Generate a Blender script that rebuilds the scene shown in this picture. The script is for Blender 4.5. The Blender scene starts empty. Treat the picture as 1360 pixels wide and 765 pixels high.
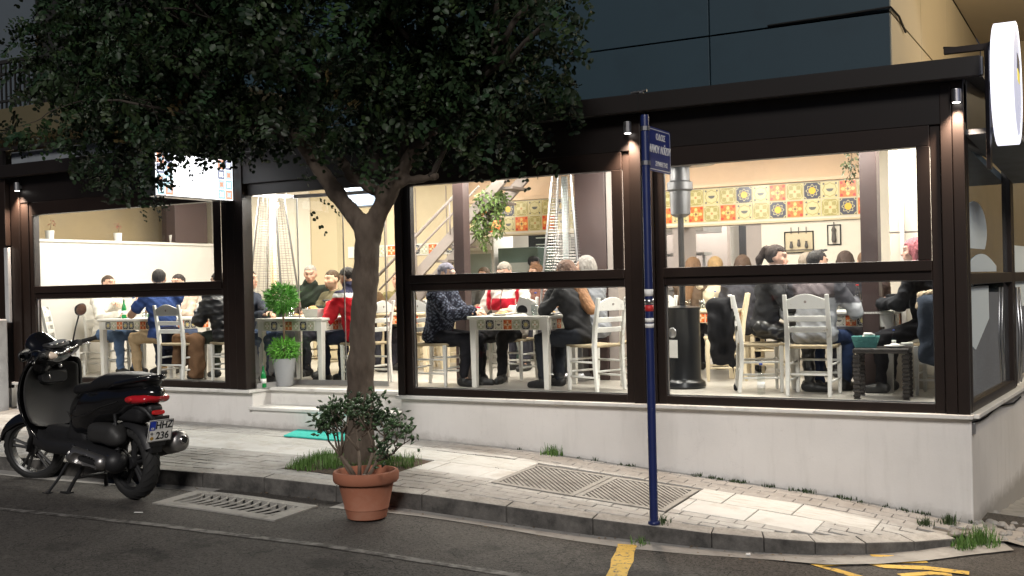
import bpy, bmesh, math, random
import numpy as np
from mathutils import Vector, Matrix, Euler
random.seed(7); rng = np.random.default_rng(7)
sc = bpy.context.scene
COL = sc.collection
R = math.radians

# ------------------------------------------------------------------ camera
cam_d = bpy.data.cameras.new('camera'); cam = bpy.data.objects.new('camera', cam_d); COL.objects.link(cam); sc.camera = cam
cam_d.sensor_width = 36; cam_d.lens = 1450/1360*36; cam_d.clip_start = .1; cam_d.clip_end = 600
YAW, PITCH, ROLL = R(28.9), R(-.2), .0235
v0 = Vector((-math.sin(YAW), math.cos(YAW), 0)); r0 = Vector((math.cos(YAW), math.sin(YAW), 0)); u0 = Vector((0, 0, 1))
v = v0*math.cos(PITCH)+u0*math.sin(PITCH); u = u0*math.cos(PITCH)-v0*math.sin(PITCH)
rr = r0*math.cos(ROLL)-u*math.sin(ROLL); uu = u*math.cos(ROLL)+r0*math.sin(ROLL)
cam.matrix_world = Matrix(((rr.x, uu.x, -v.x, .99), (rr.y, uu.y, -v.y, -9.08), (rr.z, uu.z, -v.z, 1.088), (0, 0, 0, 1)))

# ------------------------------------------------------------------ sky, street light (sun), exposure
wd = bpy.data.worlds.new('World'); sc.world = wd; wd.use_nodes = True
wn = wd.node_tree; bg = wn.nodes['Background']
sky = wn.nodes.new('ShaderNodeTexSky'); sky.sky_type = 'NISHITA'; sky.sun_disc = False
SUN_DIR = Vector((.34, -.82, .55)).normalized()          # towards the light
sky.sun_elevation = R(-1.0); sky.sun_rotation = math.atan2(SUN_DIR.x, SUN_DIR.y)
sky.ozone_density = 3.0
wn.links.new(sky.outputs[0], bg.inputs[0]); bg.inputs[1].default_value = .15
sd = bpy.data.lights.new('sun', 'SUN'); sd.energy = 2.45; sd.angle = R(14); sd.color = (1, .95, .90)
so = bpy.data.objects.new('sun', sd); COL.objects.link(so); so.location = (8, -12, 9)
so.rotation_euler = (-SUN_DIR).to_track_quat('-Z', 'Y').to_euler()
vs = sc.view_settings; vs.view_transform = 'Standard'; vs.look = 'None'; vs.exposure = 0; vs.gamma = 1
sc.cycles.use_denoising = True
sc.cycles.max_bounces = 8; sc.cycles.transparent_max_bounces = 24; sc.cycles.sample_clamp_indirect = 4
sc.cycles.caustics_reflective = False; sc.cycles.caustics_refractive = False

# ------------------------------------------------------------------ material helpers
MATS = {}
def nd(nt, t, **k):
    n = nt.nodes.new(t)
    for a, b in k.items(): setattr(n, a, b)
    return n
def setin(nt, n, i, val):
    if hasattr(val, 'is_output') or isinstance(val, bpy.types.NodeSocket): nt.links.new(val, n.inputs[i])
    else: n.inputs[i].default_value = val
def mth(nt, op, a, b=0.0, c=None):
    n = nd(nt, 'ShaderNodeMath', operation=op); setin(nt, n, 0, a); setin(nt, n, 1, b)
    if c is not None: setin(nt, n, 2, c)
    return n.outputs[0]
def mixc(nt, f, a, b):
    n = nd(nt, 'ShaderNodeMix', data_type='RGBA'); setin(nt, n, 0, f)
    setin(nt, n, 6, a if isinstance(a, bpy.types.NodeSocket) else (*a, 1)); setin(nt, n, 7, b if isinstance(b, bpy.types.NodeSocket) else (*b, 1))
    return n.outputs[2]
def noise(nt, co, scale, detail=4, rough=.55):
    n = nd(nt, 'ShaderNodeTexNoise'); n.inputs['Scale'].default_value = scale; n.inputs['Detail'].default_value = detail; n.inputs['Roughness'].default_value = rough
    nt.links.new(co, n.inputs['Vector']); return n.outputs['Fac']
def ramp(nt, f, lo, hi):
    n = nd(nt, 'ShaderNodeMapRange'); setin(nt, n, 0, f); n.inputs[1].default_value = lo; n.inputs[2].default_value = hi
    return n.outputs[0]
def newmat(name):
    m = bpy.data.materials.new(name); m.use_nodes = True; nt = m.node_tree
    return m, nt, nt.nodes['Principled BSDF']
def mat(name, col=None, rough=.6, metal=0, spec=.4, var=None, var2=None, bump=None, coat=0, emis=None, attr=False, stretch=None, trans=0, rvar=0, world=False):
    """procedural Principled: var=(scale, amount) brightness noise; var2=(scale, colour, lo, hi) second-colour patches; bump=(scale, strength, distance)"""
    if name in MATS: return MATS[name]
    m, nt, p = newmat(name); MATS[name] = m
    tc = nd(nt, 'ShaderNodeTexCoord'); co = tc.outputs['Object']
    if world:
        co = nd(nt, 'ShaderNodeNewGeometry').outputs['Position']
    if stretch:
        mp = nd(nt, 'ShaderNodeMapping'); mp.inputs['Scale'].default_value = stretch; nt.links.new(co, mp.inputs[0]); co = mp.outputs[0]
    if attr:
        a = nd(nt, 'ShaderNodeAttribute', attribute_name='Col'); c = a.outputs['Color']
    else:
        c = None
    if var:
        f = noise(nt, co, var[0]); f = mth(nt, 'MULTIPLY_ADD', f, 2*var[1], 1-var[1])
        vm = nd(nt, 'ShaderNodeVectorMath', operation='SCALE')
        if c is None: vm.inputs[0].default_value = col
        else: nt.links.new(c, vm.inputs[0])
        nt.links.new(f, vm.inputs['Scale']); c = vm.outputs[0]
    if var2:
        f = ramp(nt, noise(nt, co, var2[0], 6, .65), var2[2], var2[3]); c = mixc(nt, f, c if c is not None else col, var2[1])
    if c is not None: nt.links.new(c, p.inputs['Base Color'])
    else: p.inputs['Base Color'].default_value = (*col, 1)
    p.inputs['Roughness'].default_value = rough; p.inputs['Metallic'].default_value = metal; p.inputs['Specular IOR Level'].default_value = spec
    if rvar: nt.links.new(mth(nt, 'MULTIPLY_ADD', noise(nt, co, 9), rvar*2, rough-rvar), p.inputs['Roughness'])
    p.inputs['Coat Weight'].default_value = coat
    if trans: p.inputs['Transmission Weight'].default_value = trans
    if bump:
        b = nd(nt, 'ShaderNodeBump'); b.inputs['Strength'].default_value = bump[1]; b.inputs['Distance'].default_value = bump[2]
        nt.links.new(noise(nt, co, bump[0], 5, .6), b.inputs['Height']); nt.links.new(b.outputs[0], p.inputs['Normal'])
    if emis:
        p.inputs['Emission Color'].default_value = (*emis[0], 1); p.inputs['Emission Strength'].default_value = emis[1]
    return m
def glassmat(name, tint=(.96, .97, .97), refl=1.0, haze=0.0, hazecol=(.7, .75, .8)):
    if name in MATS: return MATS[name]
    m, nt, p = newmat(name); MATS[name] = m; nt.nodes.remove(p); out = nt.nodes['Material Output']
    tr = nd(nt, 'ShaderNodeBsdfTransparent'); tr.inputs[0].default_value = (*tint, 1)
    gl = nd(nt, 'ShaderNodeBsdfGlossy'); gl.inputs['Roughness'].default_value = .02
    fr = nd(nt, 'ShaderNodeFresnel'); fr.inputs[0].default_value = 1.45
    mx = nd(nt, 'ShaderNodeMixShader'); front = mth(nt, 'SUBTRACT', 1, nd(nt, 'ShaderNodeNewGeometry').outputs['Backfacing']); nt.links.new(mth(nt, 'MULTIPLY', mth(nt, 'MULTIPLY', fr.outputs[0], refl), front), mx.inputs[0])
    nt.links.new(tr.outputs[0], mx.inputs[1]); nt.links.new(gl.outputs[0], mx.inputs[2]); last = mx
    if haze:
        df = nd(nt, 'ShaderNodeBsdfDiffuse'); df.inputs[0].default_value = (*hazecol, 1)
        m2 = nd(nt, 'ShaderNodeMixShader'); co = nd(nt, 'ShaderNodeTexCoord').outputs['Object']
        nt.links.new(mth(nt, 'MULTIPLY', ramp(nt, noise(nt, co, 2.5, 6, .7), .3, .8), haze), m2.inputs[0])
        nt.links.new(mx.outputs[0], m2.inputs[1]); nt.links.new(df.outputs[0], m2.inputs[2]); last = m2
    nt.links.new(last.outputs[0], out.inputs[0]); return m

# ------------------------------------------------------------------ object helpers
def tag(o, label=None, cat=None, group=None, kind=None):
    if label: o['label'] = label
    if cat: o['category'] = cat
    if group: o['group'] = group
    if kind: o['kind'] = kind
    return o
def thing(name, label, cat, loc=(0, 0, 0), rz=0, group=None):
    o = bpy.data.objects.new(name, None); COL.objects.link(o); o.location = loc; o.rotation_euler = (0, 0, rz); o.empty_display_size = .1
    return tag(o, label, cat, group)
def link(name, me, m, parent=None, loc=(0, 0, 0), rot=(0, 0, 0), smooth=False, bevel=0, seg=2, auto=None):
    o = bpy.data.objects.new(name, me); COL.objects.link(o)
    if m is not None and not me.materials: me.materials.append(m)
    o.parent = parent; o.location = loc; o.rotation_euler = rot
    if smooth: me.polygons.foreach_set('use_smooth', [True]*len(me.polygons))
    if auto is not None:
        me.polygons.foreach_set('use_smooth', [True]*len(me.polygons))
        try: me.set_sharp_from_angle(angle=R(auto))
        except Exception: pass
    if bevel:
        b = o.modifiers.new('b', 'BEVEL'); b.width = bevel; b.segments = seg; b.limit_method = 'ANGLE'; b.angle_limit = R(40)
    return o
def copy_tree(o, parent=None):
    c = o.copy(); COL.objects.link(c); c.parent = parent
    for ch in list(o.children): copy_tree(ch, c)
    return c
class MB:
    """collects shapes into ONE mesh"""
    def __init__(s): s.v = []; s.f = []
    def add(s, vs_, fs_, M=None):
        b = len(s.v)
        for p in vs_:
            p = Vector(p)
            s.v.append(tuple(M @ p) if M is not None else tuple(p))
        for f in fs_: s.f.append([b+i for i in f])
        return s
    def box(s, x0, x1, y0, y1, z0, z1, M=None):
        return s.add([(x0, y0, z0), (x1, y0, z0), (x1, y1, z0), (x0, y1, z0), (x0, y0, z1), (x1, y0, z1), (x1, y1, z1), (x0, y1, z1)],
                     [(0, 3, 2, 1), (4, 5, 6, 7), (0, 1, 5, 4), (1, 2, 6, 5), (2, 3, 7, 6), (3, 0, 4, 7)], M)
    def rings(s, rings, closed=False, cap=True, M=None, loop=True):
        n = len(rings[0]); vs_ = [p for r_ in rings for p in r_]; fs_ = []; k = len(rings)
        for i in range(k if closed else k-1):
            a, b = i*n, ((i+1) % k)*n
            for j in range(n if loop else n-1):
                q = (j+1) % n
                fs_.append((a+j, a+q, b+q, b+j))
        if cap and not closed:
            fs_.append(tuple(reversed(range(n)))); fs_.append(tuple((k-1)*n+j for j in range(n)))
        return s.add(vs_, fs_, M)
    def tube(s, pts, rad, n=8, cap=True, M=None, flat=1.0):
        pts = [Vector(p) for p in pts]; rad = rad if isinstance(rad, (list, tuple)) else [rad]*len(pts)
        rings = []; ref = None
        for i, p in enumerate(pts):
            t = (pts[min(i+1, len(pts)-1)]-pts[max(i-1, 0)]).normalized()
            if ref is None: ref = Vector((0, 0, 1)) if abs(t.z) < .9 else Vector((0, 1, 0))
            a = (ref-t*ref.dot(t)).normalized(); ref = a; b = t.cross(a)
            rings.append([p+(a*math.cos(2*math.pi*j/n)+b*math.sin(2*math.pi*j/n)*flat)*rad[i] for j in range(n)])
        return s.rings(rings, cap=cap, M=M)
    def lathe(s, prof, n=24, M=None, closed=False):
        """prof: (r, z) pairs, around Z"""
        rings = [[(r_*math.cos(2*math.pi*j/n), r_*math.sin(2*math.pi*j/n), z) for j in range(n)] for r_, z in prof]
        return s.rings(rings, closed=closed, cap=not closed, M=M)
    def prism(s, poly, d0, d1, M=None, axis='y'):
        """2D outline (a,b): in x,z extruded along y (axis='y'), in x,y along z ('z') or y,z along x ('x')"""
        n = len(poly)
        def P(a, b, d): return (a, d, b) if axis == 'y' else ((a, b, d) if axis == 'z' else (d, a, b))
        vs_ = [P(a, b, d0) for a, b in poly]+[P(a, b, d1) for a, b in poly]
        fs_ = [tuple(range(n)), tuple(reversed(range(n, 2*n)))]+[(i, n+i, n+(i+1) % n, (i+1) % n) for i in range(n)]
        return s.add(vs_, fs_, M)
    def loft(s, st, n=20, M=None):
        """st: (x, yc, zc, half width y, half height z, exponent) superellipse sections along x"""
        rings = []
        for x, yc, zc, hw, hh, e in st:
            r_ = []
            for j in range(n):
                a = 2*math.pi*j/n; c, d = math.cos(a), math.sin(a)
                r_.append((x, yc+hw*math.copysign(abs(c)**(2/e), c), zc+hh*math.copysign(abs(d)**(2/e), d)))
            rings.append(r_)
        return s.rings(rings, M=M)
    def mesh(s, name):
        me = bpy.data.meshes.new(name); me.from_pydata(s.v, [], s.f); me.update()
        bm = bmesh.new(); bm.from_mesh(me); bmesh.ops.recalc_face_normals(bm, faces=bm.faces); bm.to_mesh(me); bm.free()
        return me
    def obj(s, name, m, parent=None, **k): return link(name, s.mesh(name), m, parent, **k)
def npmesh(name, V, Fq, cols=None):
    me = bpy.data.meshes.new(name); V = np.asarray(V, np.float32); Fq = np.asarray(Fq, np.int32); k = Fq.shape[1]
    me.vertices.add(len(V)); me.vertices.foreach_set('co', V.ravel())
    me.loops.add(Fq.size); me.loops.foreach_set('vertex_index', Fq.ravel())
    me.polygons.add(len(Fq)); me.polygons.foreach_set('loop_start', np.arange(0, Fq.size, k, dtype=np.int32))
    if cols is not None:
        a = me.attributes.new('Col', 'FLOAT_COLOR', 'POINT'); c = np.ones((len(V), 4), np.float32); c[:, :3] = cols; a.data.foreach_set('color', c.ravel())
    me.update(calc_edges=True); me.validate(); return me
def rotz(a): return Matrix.Rotation(a, 4, 'Z')
def T(x, y, z): return Matrix.Translation((x, y, z))
def textobj(name, s, size, m, parent, M, ext=.0015, squeeze=1.0, align='CENTER'):
    cu = bpy.data.curves.new('t', 'FONT'); cu.body = s; cu.size = size; cu.extrude = ext; cu.align_x = align; cu.align_y = 'CENTER'; cu.offset = size*.012
    o = bpy.data.objects.new('t', cu); COL.objects.link(o); dg = bpy.context.evaluated_depsgraph_get()
    me = bpy.data.meshes.new_from_object(o.evaluated_get(dg)); bpy.data.objects.remove(o)
    for v_ in me.vertices: v_.co.x *= squeeze
    me.transform(M); me.materials.clear(); me.materials.append(m)
    return link(name, me, m, parent)

# ------------------------------------------------------------------ ground profile (the street falls to the right)
GX = [-60, -30, -11, -8.75, -7.26, -5.3, -3.9, -2.6, -1.1, 0, 3, 8, 60]
GZ = [.2, -.1, -.34, -.383, -.40, -.425, -.48, -.584, -.70, -.84, -1.1, -1.4, -3]
def G(X, Y): return float(np.interp(X, GX, GZ))+.03*max(min(Y, 0.6), -4.5)
def ROFF(X): return float(np.interp(X, [-60, -2.6, -1.2, -.5, .1, 1], [-.135, -.13, -.105, -.08, -.04, -.03]))
def RD(X, Y): return G(X, Y)+ROFF(X)
def smoothramp(x): return x
# ------------------------------------------------------------------ materials
def asphalt():
    m, nt, p = newmat('asphalt'); co = nd(nt, 'ShaderNodeNewGeometry').outputs['Position']
    big = ramp(nt, noise(nt, co, .7, 5, .6), .35, .7); mid = ramp(nt, noise(nt, co, 9, 6, .75), .35, .7); fine = ramp(nt, noise(nt, co, 42, 4, .85), .40, .64)
    c = mixc(nt, big, (.030, .0265, .0235), (.050, .0445, .0395)); c = mixc(nt, mth(nt, 'MULTIPLY', mid, .5), c, (.062, .056, .050)); c = mixc(nt, mth(nt, 'MULTIPLY', fine, .8), c, (.115, .107, .098))
    c = mixc(nt, mth(nt, 'MULTIPLY', ramp(nt, noise(nt, co, 1.9, 4, .6), .58, .68), .6), c, (.017, .016, .015)); c = mixc(nt, mth(nt, 'MULTIPLY', ramp(nt, noise(nt, co, 3.3, 7, .75), .60, .72), .5), c, (.13, .12, .105))
    vo = nd(nt, 'ShaderNodeTexVoronoi', feature='F1'); vo.inputs['Scale'].default_value = 40; nt.links.new(co, vo.inputs['Vector'])
    c = mixc(nt, mth(nt, 'LESS_THAN', vo.outputs['Distance'], .22), c, (.012, .011, .010))
    wv = nd(nt, 'ShaderNodeTexNoise'); wv.inputs['Scale'].default_value = 1.2; wv.inputs['Detail'].default_value = 6; nt.links.new(co, wv.inputs['Vector'])
    cr = mth(nt, 'ABSOLUTE', mth(nt, 'SUBTRACT', wv.outputs['Fac'], .5)); c = mixc(nt, mth(nt, 'MULTIPLY', mth(nt, 'LESS_THAN', cr, .0022), .75), c, (.008, .008, .008))
    nt.links.new(c, p.inputs['Base Color']); p.inputs['Roughness'].default_value = .82; p.inputs['Specular IOR Level'].default_value = .3
    b = nd(nt, 'ShaderNodeBump'); b.inputs['Strength'].default_value = .8; b.inputs['Distance'].default_value = .008; nt.links.new(noise(nt, co, 42, 5, .8), b.inputs['Height']); nt.links.new(b.outputs[0], p.inputs['Normal']); return m
M_ASPH = asphalt()
M_CONC = mat('concrete', (.30, .29, .27), .85, var=(6, .25), var2=(4, (.16, .15, .14), .5, .75), bump=(60, .4, .004), world=True)
def kerbmat():
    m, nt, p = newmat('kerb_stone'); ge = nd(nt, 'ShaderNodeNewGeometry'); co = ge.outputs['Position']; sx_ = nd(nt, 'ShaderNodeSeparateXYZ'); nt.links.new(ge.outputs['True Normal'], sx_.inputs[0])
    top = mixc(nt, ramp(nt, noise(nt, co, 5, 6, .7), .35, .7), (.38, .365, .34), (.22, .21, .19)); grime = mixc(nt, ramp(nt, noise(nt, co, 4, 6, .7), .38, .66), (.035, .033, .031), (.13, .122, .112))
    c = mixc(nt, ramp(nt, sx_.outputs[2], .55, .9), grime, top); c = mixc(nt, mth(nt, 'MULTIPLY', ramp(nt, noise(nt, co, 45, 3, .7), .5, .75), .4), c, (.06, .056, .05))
    nt.links.new(c, p.inputs['Base Color']); p.inputs['Roughness'].default_value = .85
    b = nd(nt, 'ShaderNodeBump'); b.inputs['Strength'].default_value = .7; b.inputs['Distance'].default_value = .008; nt.links.new(noise(nt, co, 30, 5, .7), b.inputs['Height']); nt.links.new(b.outputs[0], p.inputs['Normal']); return m
M_KERB = kerbmat()
M_PAVER = mat('paver', (.36, .355, .34), .85, var=(11, .3), var2=(2.2, (.27, .255, .23), .45, .72), bump=(80, .5, .004), world=True)
M_SLAB = mat('pale_slab', (.47, .47, .455), .75, var=(5, .18), var2=(4, (.34, .31, .27), .52, .76), bump=(35, .5, .004), world=True)
M_SLABR = mat('ridged_slab', (.44, .44, .42), .8, var=(14, .22), var2=(7, (.30, .27, .23), .5, .72), bump=(9, .8, .012), world=True, stretch=(1, 5, 1))
M_MORTAR = mat('mortar', (.13, .12, .105), .95, var=(12, .4), world=True)
def wallmat():
    m, nt, p = newmat('white_render'); co = nd(nt, 'ShaderNodeNewGeometry').outputs['Position']; mp = nd(nt, 'ShaderNodeMapping'); mp.inputs['Scale'].default_value = (6, 6, .8); nt.links.new(co, mp.inputs[0])
    c = mixc(nt, ramp(nt, noise(nt, co, .9, 5, .6), .35, .75), (.70, .68, .655), (.60, .58, .555)); c = mixc(nt, mth(nt, 'MULTIPLY', ramp(nt, noise(nt, mp.outputs[0], 1, 5, .7), .52, .8), .45), c, (.46, .44, .41))
    c = mixc(nt, mth(nt, 'MULTIPLY', ramp(nt, noise(nt, co, 14, 6, .75), .62, .74), .35), c, (.40, .37, .33))
    cr = mth(nt, 'ABSOLUTE', mth(nt, 'SUBTRACT', noise(nt, co, .8, 8, .62), .47)); c = mixc(nt, mth(nt, 'MULTIPLY', mth(nt, 'LESS_THAN', cr, .0008), .22), c, (.30, .28, .26))
    s3 = nd(nt, 'ShaderNodeSeparateXYZ'); nt.links.new(co, s3.inputs[0]); xx = mth(nt, 'MAXIMUM', s3.outputs[0], -5.3); hgt = mth(nt, 'ADD', s3.outputs[2], mth(nt, 'MULTIPLY_ADD', mth(nt, 'ADD', xx, 5.3), .0785, .43))
    spl = mth(nt, 'MULTIPLY', ramp(nt, mth(nt, 'ADD', mth(nt, 'MULTIPLY', hgt, -4), noise(nt, co, 5, 7, .75)), .12, .62), .75); c = mixc(nt, spl, c, (.27, .25, .22))
    nt.links.new(c, p.inputs['Base Color']); p.inputs['Roughness'].default_value = .8; p.inputs['Specular IOR Level'].default_value = .3
    b = nd(nt, 'ShaderNodeBump'); b.inputs['Strength'].default_value = .25; b.inputs['Distance'].default_value = .004; nt.links.new(noise(nt, co, 45, 5, .6), b.inputs['Height']); nt.links.new(b.outputs[0], p.inputs['Normal']); MATS['white_render'] = m; return m
M_WALL = wallmat()
M_MARBLE = mat('marble_sill', (.66, .65, .62), .45, var=(7, .12), var2=(5, (.42, .40, .37), .52, .8), world=True)
M_YELL = mat('yellow_paint', (.62, .40, .07), .7, var=(9, .25), var2=(26, (.12, .10, .07), .54, .64), world=True)
M_WPAINT = mat('worn_white_paint', (.17, .162, .15), .75, var=(9, .3), var2=(11, (.042, .038, .034), .42, .6), world=True)
M_BROWN = mat('brown_aluminium', (.012, .0068, .005), .42, spec=.4, var=(6, .25), bump=(30, .05, .002), world=True)
M_BROWN2 = mat('brown_fascia', (.0065, .0045, .004), .5, var=(3, .3), world=True)
M_STEEL = mat('steel', (.45, .45, .46), .35, metal=1, var=(12, .15))
M_IRON = mat('cast_iron', (.085, .075, .066), .7, var=(12, .35), bump=(60, .5, .003), world=True)
M_BLACK = mat('black_void', (.006, .006, .006), .9)
M_GRASS = mat('grass_blades', (.085, .17, .035), .6, var=(8, .5), world=True)
M_WEED = mat('weed_dark', (.035, .06, .02), .7, var=(8, .5), world=True)
M_SOIL = mat('soil', (.07, .05, .035), .95, var=(10, .5), bump=(40, 1, .02), world=True)

def sheet(name, xs, ys, zf, m, skip=None, parent=None, kind='structure'):
    V = [(x, y, zf(x, y)) for x in xs for y in ys]; n = len(ys); Fq = []
    for i in range(len(xs)-1):
        for j in range(n-1):
            if skip and skip((xs[i]+xs[i+1])/2, (ys[j]+ys[j+1])/2): continue
            Fq.append((i*n+j, (i+1)*n+j, (i+1)*n+j+1, i*n+j+1))
    o = link(name, npmesh(name, V, Fq), m, parent, smooth=True)
    if kind: o['kind'] = kind
    return o
# wide ground far below / around
tag(MB().add([(-300, -300, -4), (300, -300, -4), (300, 300, -4), (-300, 300, -4)], [(0, 1, 2, 3)]).obj('ground', M_CONC), kind='structure')
DX0, DX1, DY0, DY1 = -5.80, -4.68, -2.68, -2.30         # street drain
xs = sorted(set([-60, -45, -30, -22, -17, -14, 2, 3, 4.5, 6, 9, 14, 25, 45]+[round(-12+.4*i, 3) for i in range(35)]+[DX0, DX1]))
ys = sorted(set([-45, -30, -20, -14, -10, -8]+[round(-6.5+.4*i, 3) for i in range(17)]+[DY0, DY1, .2, .6]))
sheet('road', xs, ys, RD, M_ASPH, skip=lambda x, y: DX0 < x < DX1 and DY0 < y < DY1)
# ---- kerb line
KP = [(-40, -3.3), (-30, -2.95), (-20, -2.62), (-12, -2.42), (-8.4, -2.29), (-6.4, -2.16), (-4.5, -2.03), (-2.9, -1.84), (-1.9, -1.72), (-1.27, -1.57), (-.93, -1.42), (-.585, -1.15), (-.28, -.84), (-.06, -.55), (.10, -.25)]
def kerb_y(x): return float(np.interp(x, [p[0] for p in KP], [p[1] for p in KP]))
kerb = thing('kerb', None, None); kerb['kind'] = 'structure'
def off_pt(a, b, w):
    d = Vector((b[0]-a[0], b[1]-a[1])).normalized(); return Vector((-d.y, d.x))*w
stations = []
x = -16.0
while x < -1.9: stations.append(x); x += .62+.16*random.random()
stations += [-1.55, -1.2, -.88, -.58, -.3, -.06]
pts = [(x, kerb_y(x)) for x in stations]
nrm = []
for i in range(len(pts)):
    a = pts[max(i-1, 0)]; b = pts[min(i+1, len(pts)-1)]; nrm.append(off_pt(a, b, .16))
for i in range(len(pts)-1):
    a, b = Vector(pts[i]), Vector(pts[i+1]); na, nb = nrm[i], nrm[i+1]; g = (b-a).normalized()*.0015; j = random.uniform(-.004, .004)
    a2, b2 = a+g, b-g
    q = [a2, b2, b2+nb, a2+na]; m = MB()
    top = [(p.x, p.y, G(p.x, p.y)+.004+j+(.0 if k < 2 else .003)) for k, p in enumerate(q)]
    bot = [(p.x, p.y, G(p.x, p.y)-.35) for p in q]
    m.add(bot+top, [(0, 3, 2, 1), (4, 5, 6, 7), (0, 1, 5, 4), (1, 2, 6, 5), (2, 3, 7, 6), (3, 0, 4, 7)])
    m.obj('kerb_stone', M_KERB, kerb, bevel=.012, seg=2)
# ---- gutter strip
V = []; Fq = []
gx = [-16+.25*i for i in range(57)]+[-1.6, -1.2, -.88, -.58, -.3, -.06, .2]
gx = sorted(set([x for x in gx if x < -1.9]+gx[57:]))
for i, x in enumerate(gx):
    y = kerb_y(x); w = .17+.03*math.sin(x*2.3)+(.06 if x > -1 else 0)
    V += [(x+.0, y+.03, RD(x, y)+.004), (x+(.12 if x > -1 else 0), y-w, RD(x, y-w)+.004)]
    if i: Fq.append((2*i-2, 2*i-1, 2*i+1, 2*i))
Fq = [f for f in Fq if not (DX0-.1 < V[f[0]][0] < DX1)]
tag(link('gutter', npmesh('gutter', V, Fq), M_CONC, None, smooth=True), kind='structure')
# ---- pavement: bedding sheet, slabs, pavers
PIT = (-5.42, -4.42, -1.72, -.86); MAN = (-3.56, -2.02, -1.30, -.50)
def blocked(x0, x1, y0, y1):
    for a, b, c, d in (PIT, MAN):
        if x1 > a+.01 and x0 < b-.01 and y1 > c+.01 and y0 < d-.01: return True
    return False
SLABS = []
def clipped(x0, x1, y0, y1, more=()):
    out = [(x0, x1, y0, y1)]
    for a, b, c, d in [PIT, MAN]+list(more):
        nxt = []
        for p in out:
            if p[1] <= a or p[0] >= b or p[3] <= c or p[2] >= d: nxt.append(p); continue
            if p[0] < a: nxt.append((p[0], a, p[2], p[3]))
            if p[1] > b: nxt.append((b, p[1], p[2], p[3]))
            q0, q1 = max(p[0], a), min(p[1], b)
            if p[2] < c: nxt.append((q0, q1, p[2], c))
            if p[3] > d: nxt.append((q0, q1, d, p[3]))
        out = nxt
    return out
pav = thing('pavement', None, None); pav['kind'] = 'structure'
xs = [-60, -40, -25, -16]+[round(-12+.3*i, 3) for i in range(41)]
V = []; Fq = []
for i, x in enumerate(xs):
    yk = kerb_y(x)+.13; c = 8
    for j in range(c+1):
        y = .35+(yk-.35)*j/c; V.append((x, y, G(x, y)-.012))
    if i:
        for j in range(c): Fq.append(((i-1)*(c+1)+j, (i-1)*(c+1)+j+1, i*(c+1)+j+1, i*(c+1)+j))
link('bedding', npmesh('bedding', V, Fq), M_MORTAR, pav, smooth=True)
def tile_piece(x0, x1, y0, y1, h=.02, g=.004, jit=.0022):
    q = [(x0+g, y0+g), (x1-g, y0+g), (x1-g, y1-g), (x0+g, y1-g)]; j = random.uniform(-jit, jit); jj = [random.uniform(-jit, jit)*.6 for _ in q]
    top = [(a, b, G(a, b)+j+jj[k]) for k, (a, b) in enumerate(q)]
    b_ = .002 if (x1-x0) < .3 else .004
    cx, cy = (x0+x1)/2, (y0+y1)/2
    topi = [(a+math.copysign(b_, cx-a), b+math.copysign(b_, cy-b), z) for a, b, z in top]; topo = [(a, b, z-b_) for a, b, z in top]; bot = [(a, b, z-h) for a, b, z in top]
    return bot+topo+topi, [(4, 5, 9, 8), (5, 6, 10, 9), (6, 7, 11, 10), (7, 4, 8, 11), (8, 9, 10, 11), (0, 1, 5, 4), (1, 2, 6, 5), (2, 3, 7, 6), (3, 0, 4, 7)]
# two rows of pale slabs
for row, (y0, y1) in enumerate(((-.80, -.42), (-1.18, -.80))):
    x = -12.0-row*.25; SLABX = -.52
    while x < -.7:
        w = random.choice((.5, .55, .6)); x1 = min(x+w, SLABX)
        yy0 = max(y0, kerb_y(x)+.18, kerb_y(x1)+.18)
        for cx0, cx1, cy0, cy1 in clipped(x, x1, yy0, y1):
            if cy1-cy0 < .14 or cx1-cx0 < .05: continue
            SLABS.append((cx0, cx1, cy0, cy1))
            vv, ff = tile_piece(cx0, cx1, cy0, cy1, jit=.003)
            MB().add(vv, ff).obj('slab', M_SLABR if row == 0 else M_SLAB, pav)
        x = x1 if x1 < SLABX else 9
cands = []
def paver_band(ylo, yhi, xs0=-12):
    n = max(1, int(round((yhi-ylo)/.105))); h = (yhi-ylo)/n
    for r_ in range(n):
        y0 = ylo+r_*h; x = xs0+(r_ % 2)*.105
        while x < 0:
            x1 = x+.21; ym = y0+h/2
            yk = max(kerb_y(x), kerb_y(x1))+.165
            if y0+h > yk+.02: cands.extend(p for p in clipped(x, x1, max(y0, yk), y0+h, [q for q in SLABS if q[0] < x1 and q[1] > x]) if p[1]-p[0] > .02 and p[3]-p[2] > .015)
            x = x1
paver_band(-.42, .02); paver_band(-2.29, -1.18); paver_band(-1.18, -.42, -2.02)
cands.sort(key=lambda c: (c[0]-.99)**2+(c[2]+9.08)**2)
rest = MB()
for i, c in enumerate(cands):
    vv, ff = tile_piece(*c)
    if i < 300: MB().add(vv, ff).obj('paver', M_PAVER, pav)
    else: rest.add(vv, ff)
tag(rest.obj('pavers', M_PAVER, pav), kind='stuff')
# ---- tree pit with soil
a, b, c, d = PIT
o = sheet('soil', [a+.1*i for i in range(11)], [c+.086*i for i in range(11)], lambda x, y: G(x, y)-.01+.025*math.exp(-((x+4.95)**2+(y+1.2)**2)*6)+random.uniform(0, .012), M_SOIL, parent=pav, kind=None)
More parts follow.
